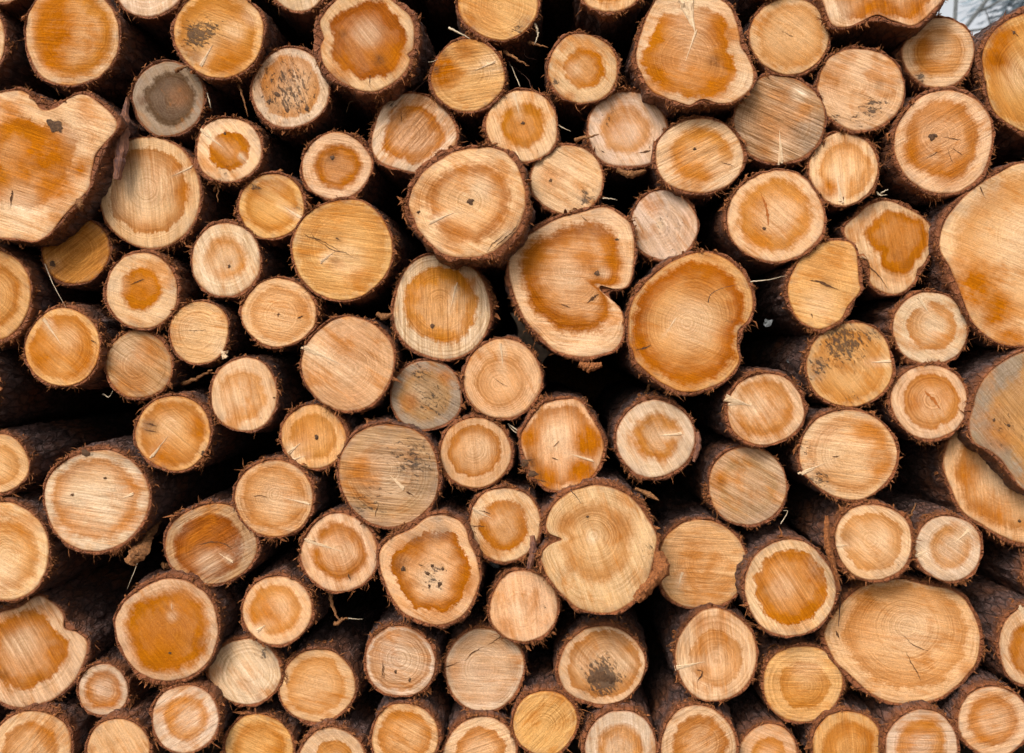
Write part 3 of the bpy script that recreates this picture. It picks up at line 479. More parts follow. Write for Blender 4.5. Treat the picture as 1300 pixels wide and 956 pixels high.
L(268, 691, 58, 52, 'log end with a burnt orange cracked heart inside dirty grey sapwood', 'b', .76, HC_D, .6, .9, .0, rot=10, hw=.9, bl=[('g', 220, 660, 22, .6), ('g', 310, 700, 22, .8), ('g', 275, 738, 24, .5), ('p', 265, 715, 16, .5), ('d', 310, 660, 14, .3)], ck=[(248, 692, 278, 688, 2), (278, 688, 296, 698, 2)], sp=[(296, 714, 278, 702, 3)], saw=-30, ss=.24, red=.3)
L(348, 633, 50, 49, 'round peach log end with a white streak and hairline crack', 'k', .82, HC_L, .6, .3, -.02, bl=[('p', 350, 635, 18, .3), ('m', 325, 677, 8, .4)], sp=[(393, 640, 358, 632, 4)], ck=[(322, 630, 346, 632, 1.1)], saw=10, ss=.12, wob=.5)
L(352, 775, 44, 43, 'small golden log end with a darker oval core, under the burnt orange-hearted log', 'k', .74, HC_L, .4, .55, -.02, bl=[('o', 340, 775, 18, .35), ('p', 356, 770, 8, .3)], sp=[(327, 800, 338, 793, 5)], saw=55, ss=.12, wob=.6)
L(431, 702, 48, 50, 'log end with a blackened splinter driven into its orange heart', 'p', .72, HC_O, .5, .7, -.03, hw=.7, bl=[('p', 440, 700, 12, .3), ('d', 445, 733, 5, .4)], sp=[(388, 685, 436, 701, 5)], ck=[(388, 684, 404, 690, 4), (442, 728, 446, 740, 2.6)], saw=70, ss=.14)
L(545, 724, 64, 69, 'large log end with a decayed pitted core in a ragged brown-edged amber heart', 'k', .76, (0.45, 0.15, 0.012), 1.0, .55, -.07, poly=[(481, 712), (485, 695), (500, 682), (525, 670), (545, 655), (570, 654), (590, 668), (597, 690), (605, 710), (609, 735), (600, 765), (585, 784), (560, 794), (535, 789), (510, 775), (490, 745)], pith=(550, 727), th=5, hw=2.0, bl=[('g', 550, 668, 22, .8), ('g', 520, 678, 12, .5), ('p', 548, 738, 20, .5), ('m', 550, 730, 22, .45), ('d', 528, 683, 8, .6), ('d', 508, 715, 10, .5), ('o', 520, 700, 20, .5), ('d', 565, 675, 8, .5), ('o', 590, 740, 22, .5), ('o', 560, 780, 20, .4)], kn=[(543, 728, 2.4), (558, 742, 3), (545, 744, 2), (562, 722, 2), (549, 718, 2), (535, 731, 1.6), (512, 722, 3)], saw=30, ss=.12)
L(311, 853, 46, 42, 'sand-coloured fuzzy log end under the small golden log', 'w', None, y=.04, bl=[('m', 335, 830, 14, .45), ('p', 290, 850, 20, .3), ('g', 345, 840, 10, .5), ('o', 275, 850, 10, .3)], saw=55, ss=.16)
L(403, 871, 48, 46, 'log end with faint ring, its cracked grey bark seen above it', 'k', .78, HC_L, .4, .4, .04, saw=15, ss=.14, red=.3)
L(508, 840, 45, 45, 'pale pinkish log end with two dark vertical scratches', 'w', .86, HC_L, .3, .35, .0, bl=[('g', 540, 815, 16, .3), ('p', 520, 838, 18, .3)], ck=[(486, 838, 484, 866, 1.5), (489, 842, 487, 862, 1.1)], kn=[(502, 853, 2), (520, 863, 2)], saw=15, ss=.2, th=3)
L(615, 850, 50, 53, 'broad cream log end with a long black diagonal crack line', 'w', .85, HC_L, .15, .2, .08, ck=[(560, 849, 592, 838, 1.6), (590, 839, 616, 820, 1.6), (614, 821, 636, 808, 1.6)], bl=[('o', 575, 850, 12, .3), ('g', 655, 850, 12, .5), ('o', 620, 850, 20, .15)], saw=3, ss=.14, th=3)
L(-42, 52, 48, 52, 'log with only shaggy purple-brown bark showing, beside the half-orange log', 'p', None, y=-.03, red=.5, th=5)
L(968, -42, 38, 38, 'bark-covered log glimpsed above the smooth clear-ringed log', 'p', None, y=-.08)
# --- the row that finishes the pile below the photograph's caption bar
for cx, cy, r, lab, tn, hh in [
        (40, 952, 50, 'bottom-row log end beneath the frilled-edge log', 'p', .7), (150, 952, 40, 'bottom-row log end under the small half-hidden log', 'k', None),
        (235, 913, 43, 'bottom-row log end beneath the vivid orange-hearted log', 'w', .65), (329, 951, 44, 'bottom-row log end beneath the sand-coloured fuzzy log', 't', .75),
        (422, 967, 43, 'bottom-row log end beneath the log with cracked grey bark', 'p', .6), (514, 936, 43, 'bottom-row log end beneath the pinkish log with two scratches', 'k', .78),
        (610, 956, 46, 'bottom-row log end beneath the log with the diagonal crack', 'p', .7), (692, 918, 41, 'bottom-row log end between the diagonally cracked and rotten-cored logs', 't', None),
        (788, 948, 46, 'bottom-row log end beneath the rotten-cored log', 'w', .62), (887, 945, 48, 'bottom-row log end beneath the log with pale scar and chip', 'p', .72),
        (976, 957, 37, 'small bottom-row log end beneath the tan log by the biggest one', 'k', .6), (1075, 945, 43, 'bottom-row log end under the lower corner of the biggest broad log', 't', .74),
        (1170, 948, 47, 'bottom-row log end squarely beneath the biggest broad log', 'w', .68), (1262, 916, 45, 'bottom-row log end beneath the bright orange-hearted log', 'p', .7)]:
    L(cx, cy, r, r, lab, tn, hh, HC_O if hh and hh > .68 else HC_L, .4, .6, None, saw=(cx * 37) % 180 - 90, ss=.16)
# --- the pile goes on above and beside the photograph's frame
for cx, cy, r in [(5, -33, 37), (120, -78, 50), (290, -66, 50), (468, -64, 50), (560, -58, 44), (700, -78, 48), (866, -68, 52)]:
    L(cx, cy, r, r, 'log lying in the topmost row of the pile', 'p', .7, HC_L, .4, .6, off=True)
for k in range(11):  # extra row, added to block sky showing through the upper gaps
    L(-20 + 106 * k, -172, 50, 50, 'log added on top of the pile to block the sky behind its gaps', 'p', .7, HC_L, .4, .6, off=True)
for cx0 in (-118, -226, 1432, 1540):
    for k in range(10):
        L(cx0 + (14 if k % 2 else -14), 20 + 103 * k, 48, 48, 'log in the stretch of pile beyond the heart-shaped log' if cx0 < 0 else 'log in the stretch of pile beyond the grey slab-like log', 'p', (.7 if k % 3 else None), HC_L, .4, .6, off=True)

# ------------------------------------------------------------------ ground
def build_ground():
    n = 150
    xs = np.sinh(np.linspace(-4.6, 4.6, n)) * 3.0
    X, Y = np.meshgrid(xs, xs + 3.0)
    p = np.stack([X.ravel(), Y.ravel(), np.zeros(X.size)], 1)
    p[:, 2] = (fbm(p * 1.3, 3) - 0.5) * 0.06 - 0.02
    r = np.hypot(p[:, 0], p[:, 1])
    s_ = np.clip((p[:, 1] - 3.5) / 1.0, 0, 1)
    p[:, 2] += s_ * s_ * (3 - 2 * s_) * 1.9          # added bank, blocks the bright background seen through the pile
    p[:, 2] += np.clip((r - 12) / 100, 0, 1) * (fbm(p * 0.03 + 5, 3) - .3) * 6
    F = grid_faces(n, n, wrap=False)
    tag(mesh('ground', p, F, M_SOIL), kind='structure')
build_ground()

# ------------------------------------------------------------------ logs
AXIS = np.array([0.031, 1.0, 0.0215])
LENGTH = 3.4

def smooth_closed(pts, k=8):
    p = np.asarray(pts, float); n = len(p); out = []
    t = (np.arange(k) / k)[:, None]
    for i in range(n):
        a, b, c, d = p[i - 1], p[i], p[(i + 1) % n], p[(i + 2) % n]
        out.append(0.5 * ((2 * b) + (c - a) * t + (2 * a - 5 * b + 4 * c - d) * t ** 2 + (3 * b - a - 3 * c + d) * t ** 3))
    return np.vstack(out)

def radial(poly, c, th):
    """Radius of a star-shaped outline seen from c, at angles th."""
    d = poly - c
    a = np.arctan2(d[:, 1], d[:, 0]); r = np.hypot(d[:, 0], d[:, 1])
    o = np.argsort(a); a, r = a[o], r[o]
    a = np.concatenate([a - 2 * np.pi, a, a + 2 * np.pi]); r = np.concatenate([r, r, r])
    return np.interp(th, a, r)

def jag(n, rs, amp):
    """Closed 1-D noise round a circle."""
    th = np.linspace(0, 2 * np.pi, n, endpoint=False)
    s = np.zeros(n)
    for k in range(2, 26):
        s += rs.randn() / k ** 0.8 * np.cos(k * th + rs.rand() * 7)
    return s / (np.abs(s).max() + 1e-9) * amp

def build_log(i, d):
    rs = np.random.RandomState(1000 + i)
    y0 = (.5 if abs(d['y']) < 1 else .65) * d['y'] if d['y'] is not None else rs.uniform(-.03, .03)
    M = 72 if d['off'] else (168 if d['poly'] else 112)
    th = np.linspace(-np.pi, np.pi, M, endpoint=False)
    k = S * (D + y0) / D                                   # metres per pixel at this depth
    if d['poly']:
        pl = smooth_closed(d['poly'])
        c = np.array(d['pith'], float)
        R = radial(pl, c, th)
        R = R * (1 + jag(M, rs, .016))
    else:
        t = np.linspace(0, 2 * np.pi, 240, endpoint=False)
        w = d['wob']
        e = 1 + w * (.014 * np.sin(2 * t + rs.rand() * 7) + .014 * np.sin(3 * t + rs.rand() * 7) + .010 * np.sin(4 * t + rs.rand() * 7) + .008 * np.sin(5 * t + rs.rand() * 7))
        ca, sa = math.cos(math.radians(-d['rot'])), math.sin(math.radians(-d['rot']))
        ex, ey = d['rx'] * e * np.cos(t), d['ry'] * e * np.sin(t)
        pl = np.stack([d['cx'] + ex * ca - ey * sa, d['cy'] + ex * sa + ey * ca], 1)
        c = np.array(d['pith'] if d['pith'] else (d['cx'] + d['rx'] * rs.uniform(-.13, .13) + d['ho'][0], d['cy'] + d['ry'] * rs.uniform(-.13, .13) + d['ho'][1]), float)
        R = radial(pl, c, th)
        R = R * (1 + jag(M, rs, .013))
    Rm = R.mean()
    # local frame: x to the side, z up, metres, origin at the pith; pixel y points down
    cs, sn = np.cos(th), -np.sin(th)
    ta, tb = (d['tilt'] if d['tilt'] else rs.uniform(-.05, .05, 2))
    def face_y(x, z):
        return ta * x + tb * z
    root = bpy.data.objects.new('log', None)
    root.empty_display_size = 0.1
    base = P(c[0], c[1], y0)
    drop = d['ry'] * k
    root.location = (base[0], base[1], base[2] - drop)
    col.objects.link(root)
    tag(root, d['label'], 'log', 'cut logs stacked in the pile')
    O = np.array([0, 0, drop])
    # ---- sawn face: heartwood inside, sapwood round it
    has_h = d['h'] is not None and (d['hf'] > .3 or d['hr'] > .3)
    hfrac = d['h'] if d['h'] is not None else 0.7
    soft = R * .72 + Rm * .28
    Rh = np.minimum(hfrac * soft * (1 + jag(M, rs, .045 * d['hw'])), R * .93)
    nh, ns = (6, 5) if d['off'] else (11, 10)
    rad = [Rh * (j / nh) for j in range(1, nh + 1)] + [Rh + (R - Rh) * (j / ns) for j in range(1, ns + 1)]
    rad = np.array(rad)                                       # rows x M, pixels
    px = c[0] + rad * np.cos(th); py = c[1] + rad * np.sin(th)
    x = rad * cs * k; z = rad * sn * k
    q = np.stack([x.ravel(), np.full(x.size, i * 3.3), z.ravel()], 1)
    lump = (fbm(q * 16, 3) - .5).reshape(x.shape) * .007
    yy = face_y(x, z) + lump
    yy[-1] += .0015
    hd = ((rad - Rh) / Rm)
    edge = (R - rad) * k
    blend = (rad / R) ** 1.5
    ring = (rad / R * Rm * blend + rad * (1 - blend)) * k
    extra = [('p', x0 + (x1 - x0) * f_, y0_ + (y1 - y0_) * f_, w_ * 1.1 + 2, .55 * (1.1 - f_ * .6)) for (x0, y0_, x1, y1, w_) in d['sp'] for f_ in (.25, .5, .75, 1.0, 1.2)]
    def blobs(ch):
        s = np.zeros(rad.shape)
        for (t_, bx, by, br, ba) in list(d['bl']) + extra:
            if t_ == ch:
                q2 = ((px - bx) ** 2 + (py - by) ** 2) / br ** 2
                s = np.maximum(s, ba * (.72 if ch == 'g' else 1.0) * np.exp(-q2 ** (1.0 if ch == 'm' else 1.6) * .9))
        return s
    b1 = np.stack([blobs('o'), blobs('g'), blobs('m')], -1)
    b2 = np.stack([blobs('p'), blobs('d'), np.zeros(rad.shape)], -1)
    V = np.stack([x, yy, z], -1)
    fcv = np.stack([x, z, np.zeros_like(x)], -1)
    cen = dict(V=np.array([[0, face_y(0, 0) + lump[0].mean(), 0]]), hd=-Rh.mean() / Rm, edge=Rm * k, b1=b1[0].mean(0), b2=b2[0].mean(0))
    seed = rs.uniform(0, 40)
    hsoft = rs.uniform(.025, .13)
    ringa = rs.uniform(.35, 1.15)
    ang = d['saw'] if d['saw'] is not None else rs.uniform(-90, 90)
    tone = np.array(TONE[d['tone']]) * rs.uniform(.88, 1.05) * np.array([1, rs.uniform(.97, 1.01), rs.uniform(.94, 1.08)])
    hcol = np.array(d['hc']) * rs.uniform(.93, 1.07)
    def set_props(o):
        o['sap'] = [float(v) for v in tone]; o['hcol'] = [float(v) for v in hcol]
        o['hfill'] = float(min(1.0, d['hf'] * 1.15) if d['h'] is not None else 0.0); o['hring'] = float(d['hr'] if d['h'] is not None else 0.0)
        o['hsoft'] = float(hsoft); o['ringa'] = float(ringa); o['sawa'] = math.radians(ang); o['saws'] = float(d['ss'] * 2.2); o['seed'] = float(seed); o['red'] = float(d['red'])
    def piece(name, r0, r1, centre):
        n = r1 - r0
        v = V[r0:r1].reshape(-1, 3); f = [grid_faces(n, M)[:, ::-1]]
        at = dict(fc=fcv[r0:r1].reshape(-1, 3), ring=ring[r0:r1].ravel(), hd=hd[r0:r1].ravel(), edge=edge[r0:r1].ravel(), b1=b1[r0:r1].reshape(-1, 3), b2=b2[r0:r1].reshape(-1, 3))
        if centre:
            v = np.vstack([v, cen['V']])
            at = dict(fc=np.vstack([at['fc'], [[0, 0, 0]]]), ring=np.append(at['ring'], 0), hd=np.append(at['hd'], cen['hd']), edge=np.append(at['edge'], cen['edge']), b1=np.vstack([at['b1'], cen['b1']]), b2=np.vstack([at['b2'], cen['b2']]))
            kk = np.arange(M)
            f.append(np.stack([kk, (kk + 1) % M, np.full(M, len(v) - 1)], 1))
        o = mesh(name, v + O, f, M_FACE, root, at)
        set_props(o)
    if has_h:
        piece('heartwood', 0, nh, True)
        piece('sapwood', nh - 1, nh + ns, False)
    else:
        piece('cut_face', 0, nh + ns, True)
    # ---- bark: torn rim and rough tube
    tp = d['th'] * k * 1.05
    ar = ([0.0, .004, .010] + list(np.arange(.02, .34, .011 if not d['off'] else .04)) + [.36, .40, .45, .52, .6, .72, .9, 1.15, 1.5, 2.0, 2.6, LENGTH])
    ar = np.array(ar)
    thick = tp * (1 + jag(M, rs, .8) + rs.uniform(-.1, .1))
    thick = np.clip(thick, tp * .35, None)
    W = M // 9                                               # bark bridges tight folds of the outline
    ker = np.hanning(2 * W + 1); ker /= ker.sum()
    Rs = np.convolve(np.concatenate([R[-W:], R, R[:W]]), ker, 'valid')
    fold = np.clip((Rs - R) * k * .8, 0, .035)
    thick = thick + fold
    jit = rs.uniform(-.006, .006, 2)
    ax = AXIS + np.array([jit[0], 0, jit[1]])
    A = ar[:, None]
    base_r = (R * k)[None, :] + thick[None, :] * np.clip(.75 + A * 4, 0, 1.25)
    round_ = np.clip(A / 1.5, 0, .6)
    base_r = base_r * (1 - round_) + round_ * base_r.mean(1, keepdims=True)
    base_r = base_r * (1 - .025 * A)
    bx = base_r * cs; bz = base_r * sn
    q = np.stack([bx, np.broadcast_to(A, bx.shape), bz], -1).reshape(-1, 3)
    sd = np.array([i * 7.7, i * 3.1, i * 5.3])
    n1 = fbm(q * np.array([14, 5, 14]) + sd, 2); n2 = fbm(q * np.array([48, 20, 48]) + sd, 3); n3 = fbm(q * np.array([130, 60, 130]) + sd, 2)
    ridge = 1 - np.abs(2 * n2 - 1) * 1.6
    disp = ((n1 - .5) * .013 + (.55 - ridge) * -.005 + (n3 - .5) * .007).reshape(bx.shape)
    disp *= np.clip(.35 + A * 14, 0, 1) * 1.4 * min(1.0, .5 + d['th'] / 8)
    rr = base_r + disp
    ragged = np.concatenate([jag(M, rs, .006)])
    Y = A * ax[1] + np.exp(-A / .03) * (ragged + .004)[None, :]
    X = rr * cs + ax[0] * A; Zz = rr * sn + ax[2] * A
    Y = Y + face_y(rr * cs, rr * sn) * np.exp(-A / .3)
    tubeV = np.stack([X, Y, Zz], -1)
    # rim rows: from just inside the wood's edge out to the tube
    r0 = R * k * .992; r1 = R * k + thick * .25; r2 = R * k + thick * .62
    rimV = []
    for rrow, yo in ((r0, .0035 + 0 * r0), (r1, ragged * .5 - .0005 + fold * .25), (r2, ragged + rs.uniform(-.0015, .0015, M) + fold * .2)):
        rimV.append(np.stack([rrow * cs, face_y(rrow * cs, rrow * sn) + yo, rrow * sn], -1))
    BV = np.concatenate([np.array(rimV), tubeV], 0)
    nrow = len(BV)
    axv = np.concatenate([np.zeros((3, M)), np.broadcast_to(A, rr.shape)], 0)
    rim = np.zeros((nrow, M)); rim[0] = 1; rim[1] = 1; rim[2] = .9; rim[3] = .35
    arc = np.stack([BV[..., 0], axv, BV[..., 2]], -1)
    hg = np.concatenate([np.zeros((3, M)), disp], 0)
    # back end cap
    v = BV.reshape(-1, 3); f = [grid_faces(nrow, M)[:, ::-1]]
    cap = v[-M:].mean(0)
    kk = np.arange(M) + (nrow - 1) * M; kk2 = (np.arange(M) + 1) % M + (nrow - 1) * M
    v = np.vstack([v, cap]); f.append(np.stack([kk, kk2, np.full(M, len(v) - 1)], 1)[:, ::-1])
    o = mesh('bark', v + O, f, M_BARK, root, dict(bc=np.vstack([arc.reshape(-1, 3), [[0, LENGTH, 0]]]), ax=np.append(axv.ravel(), LENGTH), rim=np.append(rim.ravel(), 0), hgt=np.append(hg.ravel(), 0)))
    set_props(o)
    if d['off']:
        return
    # ---- torn fibres hanging on the bark's rim
    nf = int((70 + Rm * 1.3) * d['fz'])
    wgt = np.clip(jag(M, rs, 1.0) + .05, 0, 1) ** 1.5 + .04
    idx = rs.choice(M, nf, p=wgt / wgt.sum())
    row = rs.randint(1, 8, nf)
    p0 = BV[row, idx]
    out = np.stack([cs[idx], np.zeros(nf), sn[idx]], 1); tang = np.stack([-sn[idx], np.zeros(nf), cs[idx]], 1); fwd = np.array([0, -1.0, 0])
    dr = out * rs.uniform(.1, 1, (nf, 1)) + tang * rs.uniform(-1.4, 1.4, (nf, 1)) + fwd * rs.uniform(-.2, 1.0, (nf, 1))
    dr /= np.linalg.norm(dr, axis=1)[:, None]
    ln = rs.gamma(2.0, .0034, nf)[:, None] + .003; ln = np.minimum(ln, .026)
    wd = rs.uniform(.0006, .0022, (nf, 1)) * (1 + (rs.rand(nf, 1) > .85) * 2.2)
    side = np.cross(dr, out + fwd * .5); side /= np.linalg.norm(side, axis=1)[:, None] + 1e-9
    bend = rs.normal(0, .25, (nf, 3)) * ln + np.array([0, 0, -1]) * ln * .2
    a = p0 - dr * .002
    m = p0 + dr * ln * .55; t = p0 + dr * ln + bend
    FV = np.stack([a - side * wd, a + side * wd, m - side * wd * .8, m + side * wd * .8, t - side * wd * .15, t + side * wd * .15, m + np.cross(side, dr) * wd * .9], 1).reshape(-1, 3)
    o7 = np.arange(nf)[:, None] * 7
    FF = np.concatenate([o7 + np.array([[0, 1, 3, 2]]), o7 + np.array([[2, 3, 5, 4]])], 0)
    FT = np.concatenate([o7 + np.array([[0, 2, 6]]), o7 + np.array([[1, 6, 3]]), o7 + np.array([[2, 4, 6]]), o7 + np.array([[3, 6, 5]])], 0)
    o = mesh('bark_fibres', FV + O, [FF, FT], M_FIBRE, root, smooth=False)
    o['kind'] = 'stuff'
    # ---- splinters, slits, cracks, knots
    def loc(ax_, ay_, lift=0.0):
        x_ = (ax_ - c[0]) * k; z_ = -(ay_ - c[1]) * k
        qq = fbm(np.array([[x_, i * 3.3, z_]]) * 16, 3)[0] - .5
        return np.array([x_, face_y(x_, z_) + qq * .007 - lift, z_])
    for (x0, y0_, x1, y1, w) in d['sp']:
        n = 8
        nrm = np.array([-(y1 - y0_), x1 - x0]); nrm = nrm / (np.linalg.norm(nrm) + 1e-9)
        VV, FQ = [], []
        ns_ = 3 if w < 8 else 6
        for s_ in range(ns_):
            a0 = rs.uniform(-.08, .12) if s_ else 0.0
            a1 = a0 + rs.uniform(.45, .85) if s_ else 1.0
            offp = (s_ / max(1, ns_ - 1) - .5) * w * .8 if s_ else 0.0
            ww = w * (.72 if ns_ == 3 else .46) * rs.uniform(.6, 1.1)
            tt = np.linspace(0, 1, n)
            wid = ww * .5 * (1 - tt) ** .5 * rs.uniform(.6, 1.3, n) + .12
            wv = rs.normal(0, .22, n).cumsum() * .5
            o_ = len(VV)
            for j in range(n):
                f_ = a0 + (a1 - a0) * tt[j]
                ox = offp * (1 - f_ * .9) + wv[j]
                cx_, cy_ = x0 + (x1 - x0) * f_ + nrm[0] * ox, y0_ + (y1 - y0_) * f_ + nrm[1] * ox
                hgt = (w * .2 * k) * (1 - tt[j]) * rs.uniform(.4, 1.3) + .0009
                l_ = loc(cx_ - nrm[0] * wid[j], cy_ - nrm[1] * wid[j]); r_ = loc(cx_ + nrm[0] * wid[j], cy_ + nrm[1] * wid[j])
                m1 = loc(cx_ - nrm[0] * wid[j] * .35, cy_ - nrm[1] * wid[j] * .35, hgt); m2 = loc(cx_ + nrm[0] * wid[j] * .5, cy_ + nrm[1] * wid[j] * .5, hgt * .75)
                VV += [l_ + [0, .001, 0], m1, m2, r_ + [0, .001, 0]]
            FQ.append(grid_faces(n, 4, wrap=False) + o_); FQ.append(np.array([[0, 1, 2, 3]]) + o_)
        mesh('splinter', np.array(VV) + O, FQ, M_PALE, root, smooth=False)
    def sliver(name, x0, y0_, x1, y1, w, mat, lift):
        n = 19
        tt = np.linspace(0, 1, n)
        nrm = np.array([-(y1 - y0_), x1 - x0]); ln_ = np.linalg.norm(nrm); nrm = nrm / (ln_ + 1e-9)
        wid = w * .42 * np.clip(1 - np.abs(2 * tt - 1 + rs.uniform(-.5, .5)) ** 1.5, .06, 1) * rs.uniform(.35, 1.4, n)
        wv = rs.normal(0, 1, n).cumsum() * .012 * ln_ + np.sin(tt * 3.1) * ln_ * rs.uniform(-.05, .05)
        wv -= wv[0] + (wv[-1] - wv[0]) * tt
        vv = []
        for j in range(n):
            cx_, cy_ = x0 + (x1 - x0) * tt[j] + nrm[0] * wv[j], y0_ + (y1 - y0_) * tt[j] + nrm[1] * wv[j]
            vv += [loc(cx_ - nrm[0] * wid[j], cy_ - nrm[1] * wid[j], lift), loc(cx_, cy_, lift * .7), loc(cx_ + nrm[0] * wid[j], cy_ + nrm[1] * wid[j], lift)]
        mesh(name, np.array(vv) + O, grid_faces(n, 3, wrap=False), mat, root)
    for a_ in d['ck']: sliver('crack_shade_sliver', *a_, M_CRACK_SHADE, .0011)  # dark sliver on the face paints the depth shade, no groove cut
    for a_ in d['sl']: sliver('resin_streak', *a_, M_SLIT, .0011)
    for (kx, ky, kr) in d['kn']:
        if kr < 1.7: continue
        n = 14
        t = np.linspace(0, 2 * np.pi, n, endpoint=False)
        irr = 1 + jag(n, rs, .35)
        sx = rs.uniform(.8, 1.2)
        vv = [loc(kx, ky, .0022)]
        for fr, lf in ((.5, .002), (1.0, .0009)):
            for j in range(n):
                vv.append(loc(kx + kr * fr * irr[j] * sx * math.cos(t[j]), ky + kr * fr * irr[j] / sx * math.sin(t[j]), lf * rs.uniform(.8, 1.2)))
        vv = np.array(vv)
        kk = np.arange(n)
        f3 = np.stack([np.zeros(n, int), 1 + kk, 1 + (kk + 1) % n], 1)
        f4 = np.stack([1 + kk, 1 + n + kk, 1 + n + (kk + 1) % n, 1 + (kk + 1) % n], 1)
        mesh('knot', vv + O, [f4, f3], M_KNOT, root)

for i, d in enumerate(LOGS):
    build_log(i, d)

# ------------------------------------------------------------------ loose twigs, straws and bark among the logs
def stick(name, pts, r, mat, label, cat, group=None, taper=True, n=7, flat=1.0):
    """pts: (photo x, photo y, depth)."""
    pp = smooth_open(np.array([P(*p) for p in pts]))
    m = len(pp)
    t = np.linspace(0, 1, m)
    rad = r * ((1 - .75 * t) if taper else np.clip(np.minimum(t, 1 - t) * 8, .15, 1))
    o = pp[0].copy()
    rs = np.random.RandomState(int(abs(pts[0][0] * 13 + pts[0][1] * 7)))
    pp = pp + rs.normal(0, r * .25, pp.shape)
    V, F = tube(pp - o, rad, n)
    ob = mesh(name, V, F, mat, loc=o)
    tag(ob, label, cat, group)
    return ob

def smooth_open(p, k=6):
    p = np.vstack([2 * p[0] - p[1], p, 2 * p[-1] - p[-2]])
    out = []
    t = (np.arange(k) / k)[:, None]
    for i in range(1, len(p) - 2):
        a, b, c, d = p[i - 1], p[i], p[i + 1], p[i + 2]
        out.append(0.5 * ((2 * b) + (c - a) * t + (2 * a - 5 * b + 4 * c - d) * t ** 2 + (3 * b - a - 3 * c + d) * t ** 3))
    return np.vstack(out + [p[-2][None]])

def bark_strip(pts, w, label, mat=M_STRIP, name='bark_strip', thick=.006, cat='bark'):
    """A curled ragged strip: pts (photo x, y, depth), width in photo pixels along the way."""
    pp = smooth_open(np.array([P(*p) for p in pts]), 8)
    m = len(pp); o = pp[0].copy()
    rs = np.random.RandomState(int(pts[0][0] * 3 + pts[0][1]))
    t = np.linspace(0, 1, m)
    wd = np.interp(t, np.linspace(0, 1, len(w)), w) * S * .5 * (1 + rs.uniform(-.22, .22, m))
    tg = np.gradient(pp, axis=0); tg /= np.linalg.norm(tg, axis=1)[:, None]
    sd = np.cross(tg, np.array([0, 1.0, 0])); sd /= np.linalg.norm(sd, axis=1)[:, None]
    V = []
    for j in range(m):
        prof = [(-1, .003), (-.5, -thick * rs.uniform(.4, 1)), (0, -thick * rs.uniform(.7, 1.3)), (.55, -thick * rs.uniform(.3, 1)), (1, .003), (0, .004)]
        V += [pp[j] + sd[j] * wd[j] * a_ + np.array([0, b_, 0]) for a_, b_ in prof]
    V = np.array(V) - o
    F = grid_faces(m, 6)
    caps = np.array([[5, 4, 3, 2], [5, 2, 1, 0]]); caps2 = np.array([[0, 1, 2, 5], [2, 3, 4, 5]]) + (m - 1) * 6
    ob = mesh(name, V, [F, caps, caps2], mat, smooth=False, loc=o)
    return tag(ob, label, cat)

bark_strip([(162, 124, .0), (157, 150, -.02), (153, 190, -.03), (148, 228, -.03)], [5, 10, 17, 15, 11], 'dark purple bark strip standing upright against the large pinkish log')
bark_strip([(203, 655, .10), (190, 678, .04), (178, 698, -.02), (165, 714, -.05)], [9, 12, 20, 18], 'rounded brown wood chunk hanging under the ashy cream log', M_TWIG, 'wood_chunk', .016, 'wood chunk')
bark_strip([(735, 700, -.10), (741, 680, -.11)], [3, 3], 'small bark sliver on the notched cream log') if False else None
bark_strip([(676, 680, -.03), (677, 700, -.05), (672, 722, -.05)], [5, 11, 8], 'upright brown bark shred between the splintered orange-hearted log and notched cream log')
bark_strip([(836, 700, -.10), (840, 722, -.135), (826, 742, -.14), (808, 762, -.13)], [9, 22, 17, 13], 'crumbly red bark slab clinging to the flank of the notched cream log', M_FIBRE, 'bark_slab', .014)
bark_strip([(806, 620, .02), (822, 627, .0), (836, 635, -.02)], [3, 8, 2], 'flat pointed reddish bark chip below the whitish star-hearted log', M_TWIG, 'bark_chip', .003)
bark_strip([(886, 548, -.02), (887, 566, -.03), (881, 586, -.03)], [4, 8, 5], 'brown bark shred peeling beside the whitish star-hearted log')
bark_strip([(735, 462, -.06), (748, 466, -.065), (764, 463, -.06)], [8, 13, 7], 'ragged orange bark chip beneath the G-shaped log', M_FIBRE, 'bark_chip', .006)
bark_strip([(1050, 655, -.08), (1051, 690, -.09), (1058, 715, -.09), (1066, 748, -.08)], [5, 9, 7, 3], 'long peeled red bark curl dangling from the red-barked log', M_FIBRE, 'bark_curl', .006)
bark_strip([(478, 398, .0), (486, 402, -.01), (497, 400, -.01)], [6, 9, 5], 'bright orange wood chip caught under the large scratched yellowish log', M_TWIG, 'wood_chip', .004, 'wood chip')
bark_strip([(783, 215, .01), (800, 221, -.01), (820, 217, .01)], [5, 11, 5], 'torn pale bark lip under the dusty cream log', M_TWIG, 'bark_lip', .006)
bark_strip([(99, 252, -.1), (101, 261, -.11), (103, 268, -.1)], [9, 8, 2], 'little orange bark tag hanging from the heart-shaped log', M_TWIG, 'bark_tag', .004)
bark_strip([(205, 716, .05), (209, 719, .03), (213, 716, .04)], [6, 9, 5], 'small brown wood chip lodged by the burnt orange-hearted log', M_TWIG, 'wood_chip', .006, 'wood chip')
bark_strip([(668, 298, -.19), (648, 312, -.205), (622, 325, -.205), (600, 331, -.19)], [7, 22, 18, 6], 'weathered grey-tan sawn shelf on the lower flank of the jutting oval log', M_GREY, 'sawn_shelf', .004, 'wood shelf') if False else None

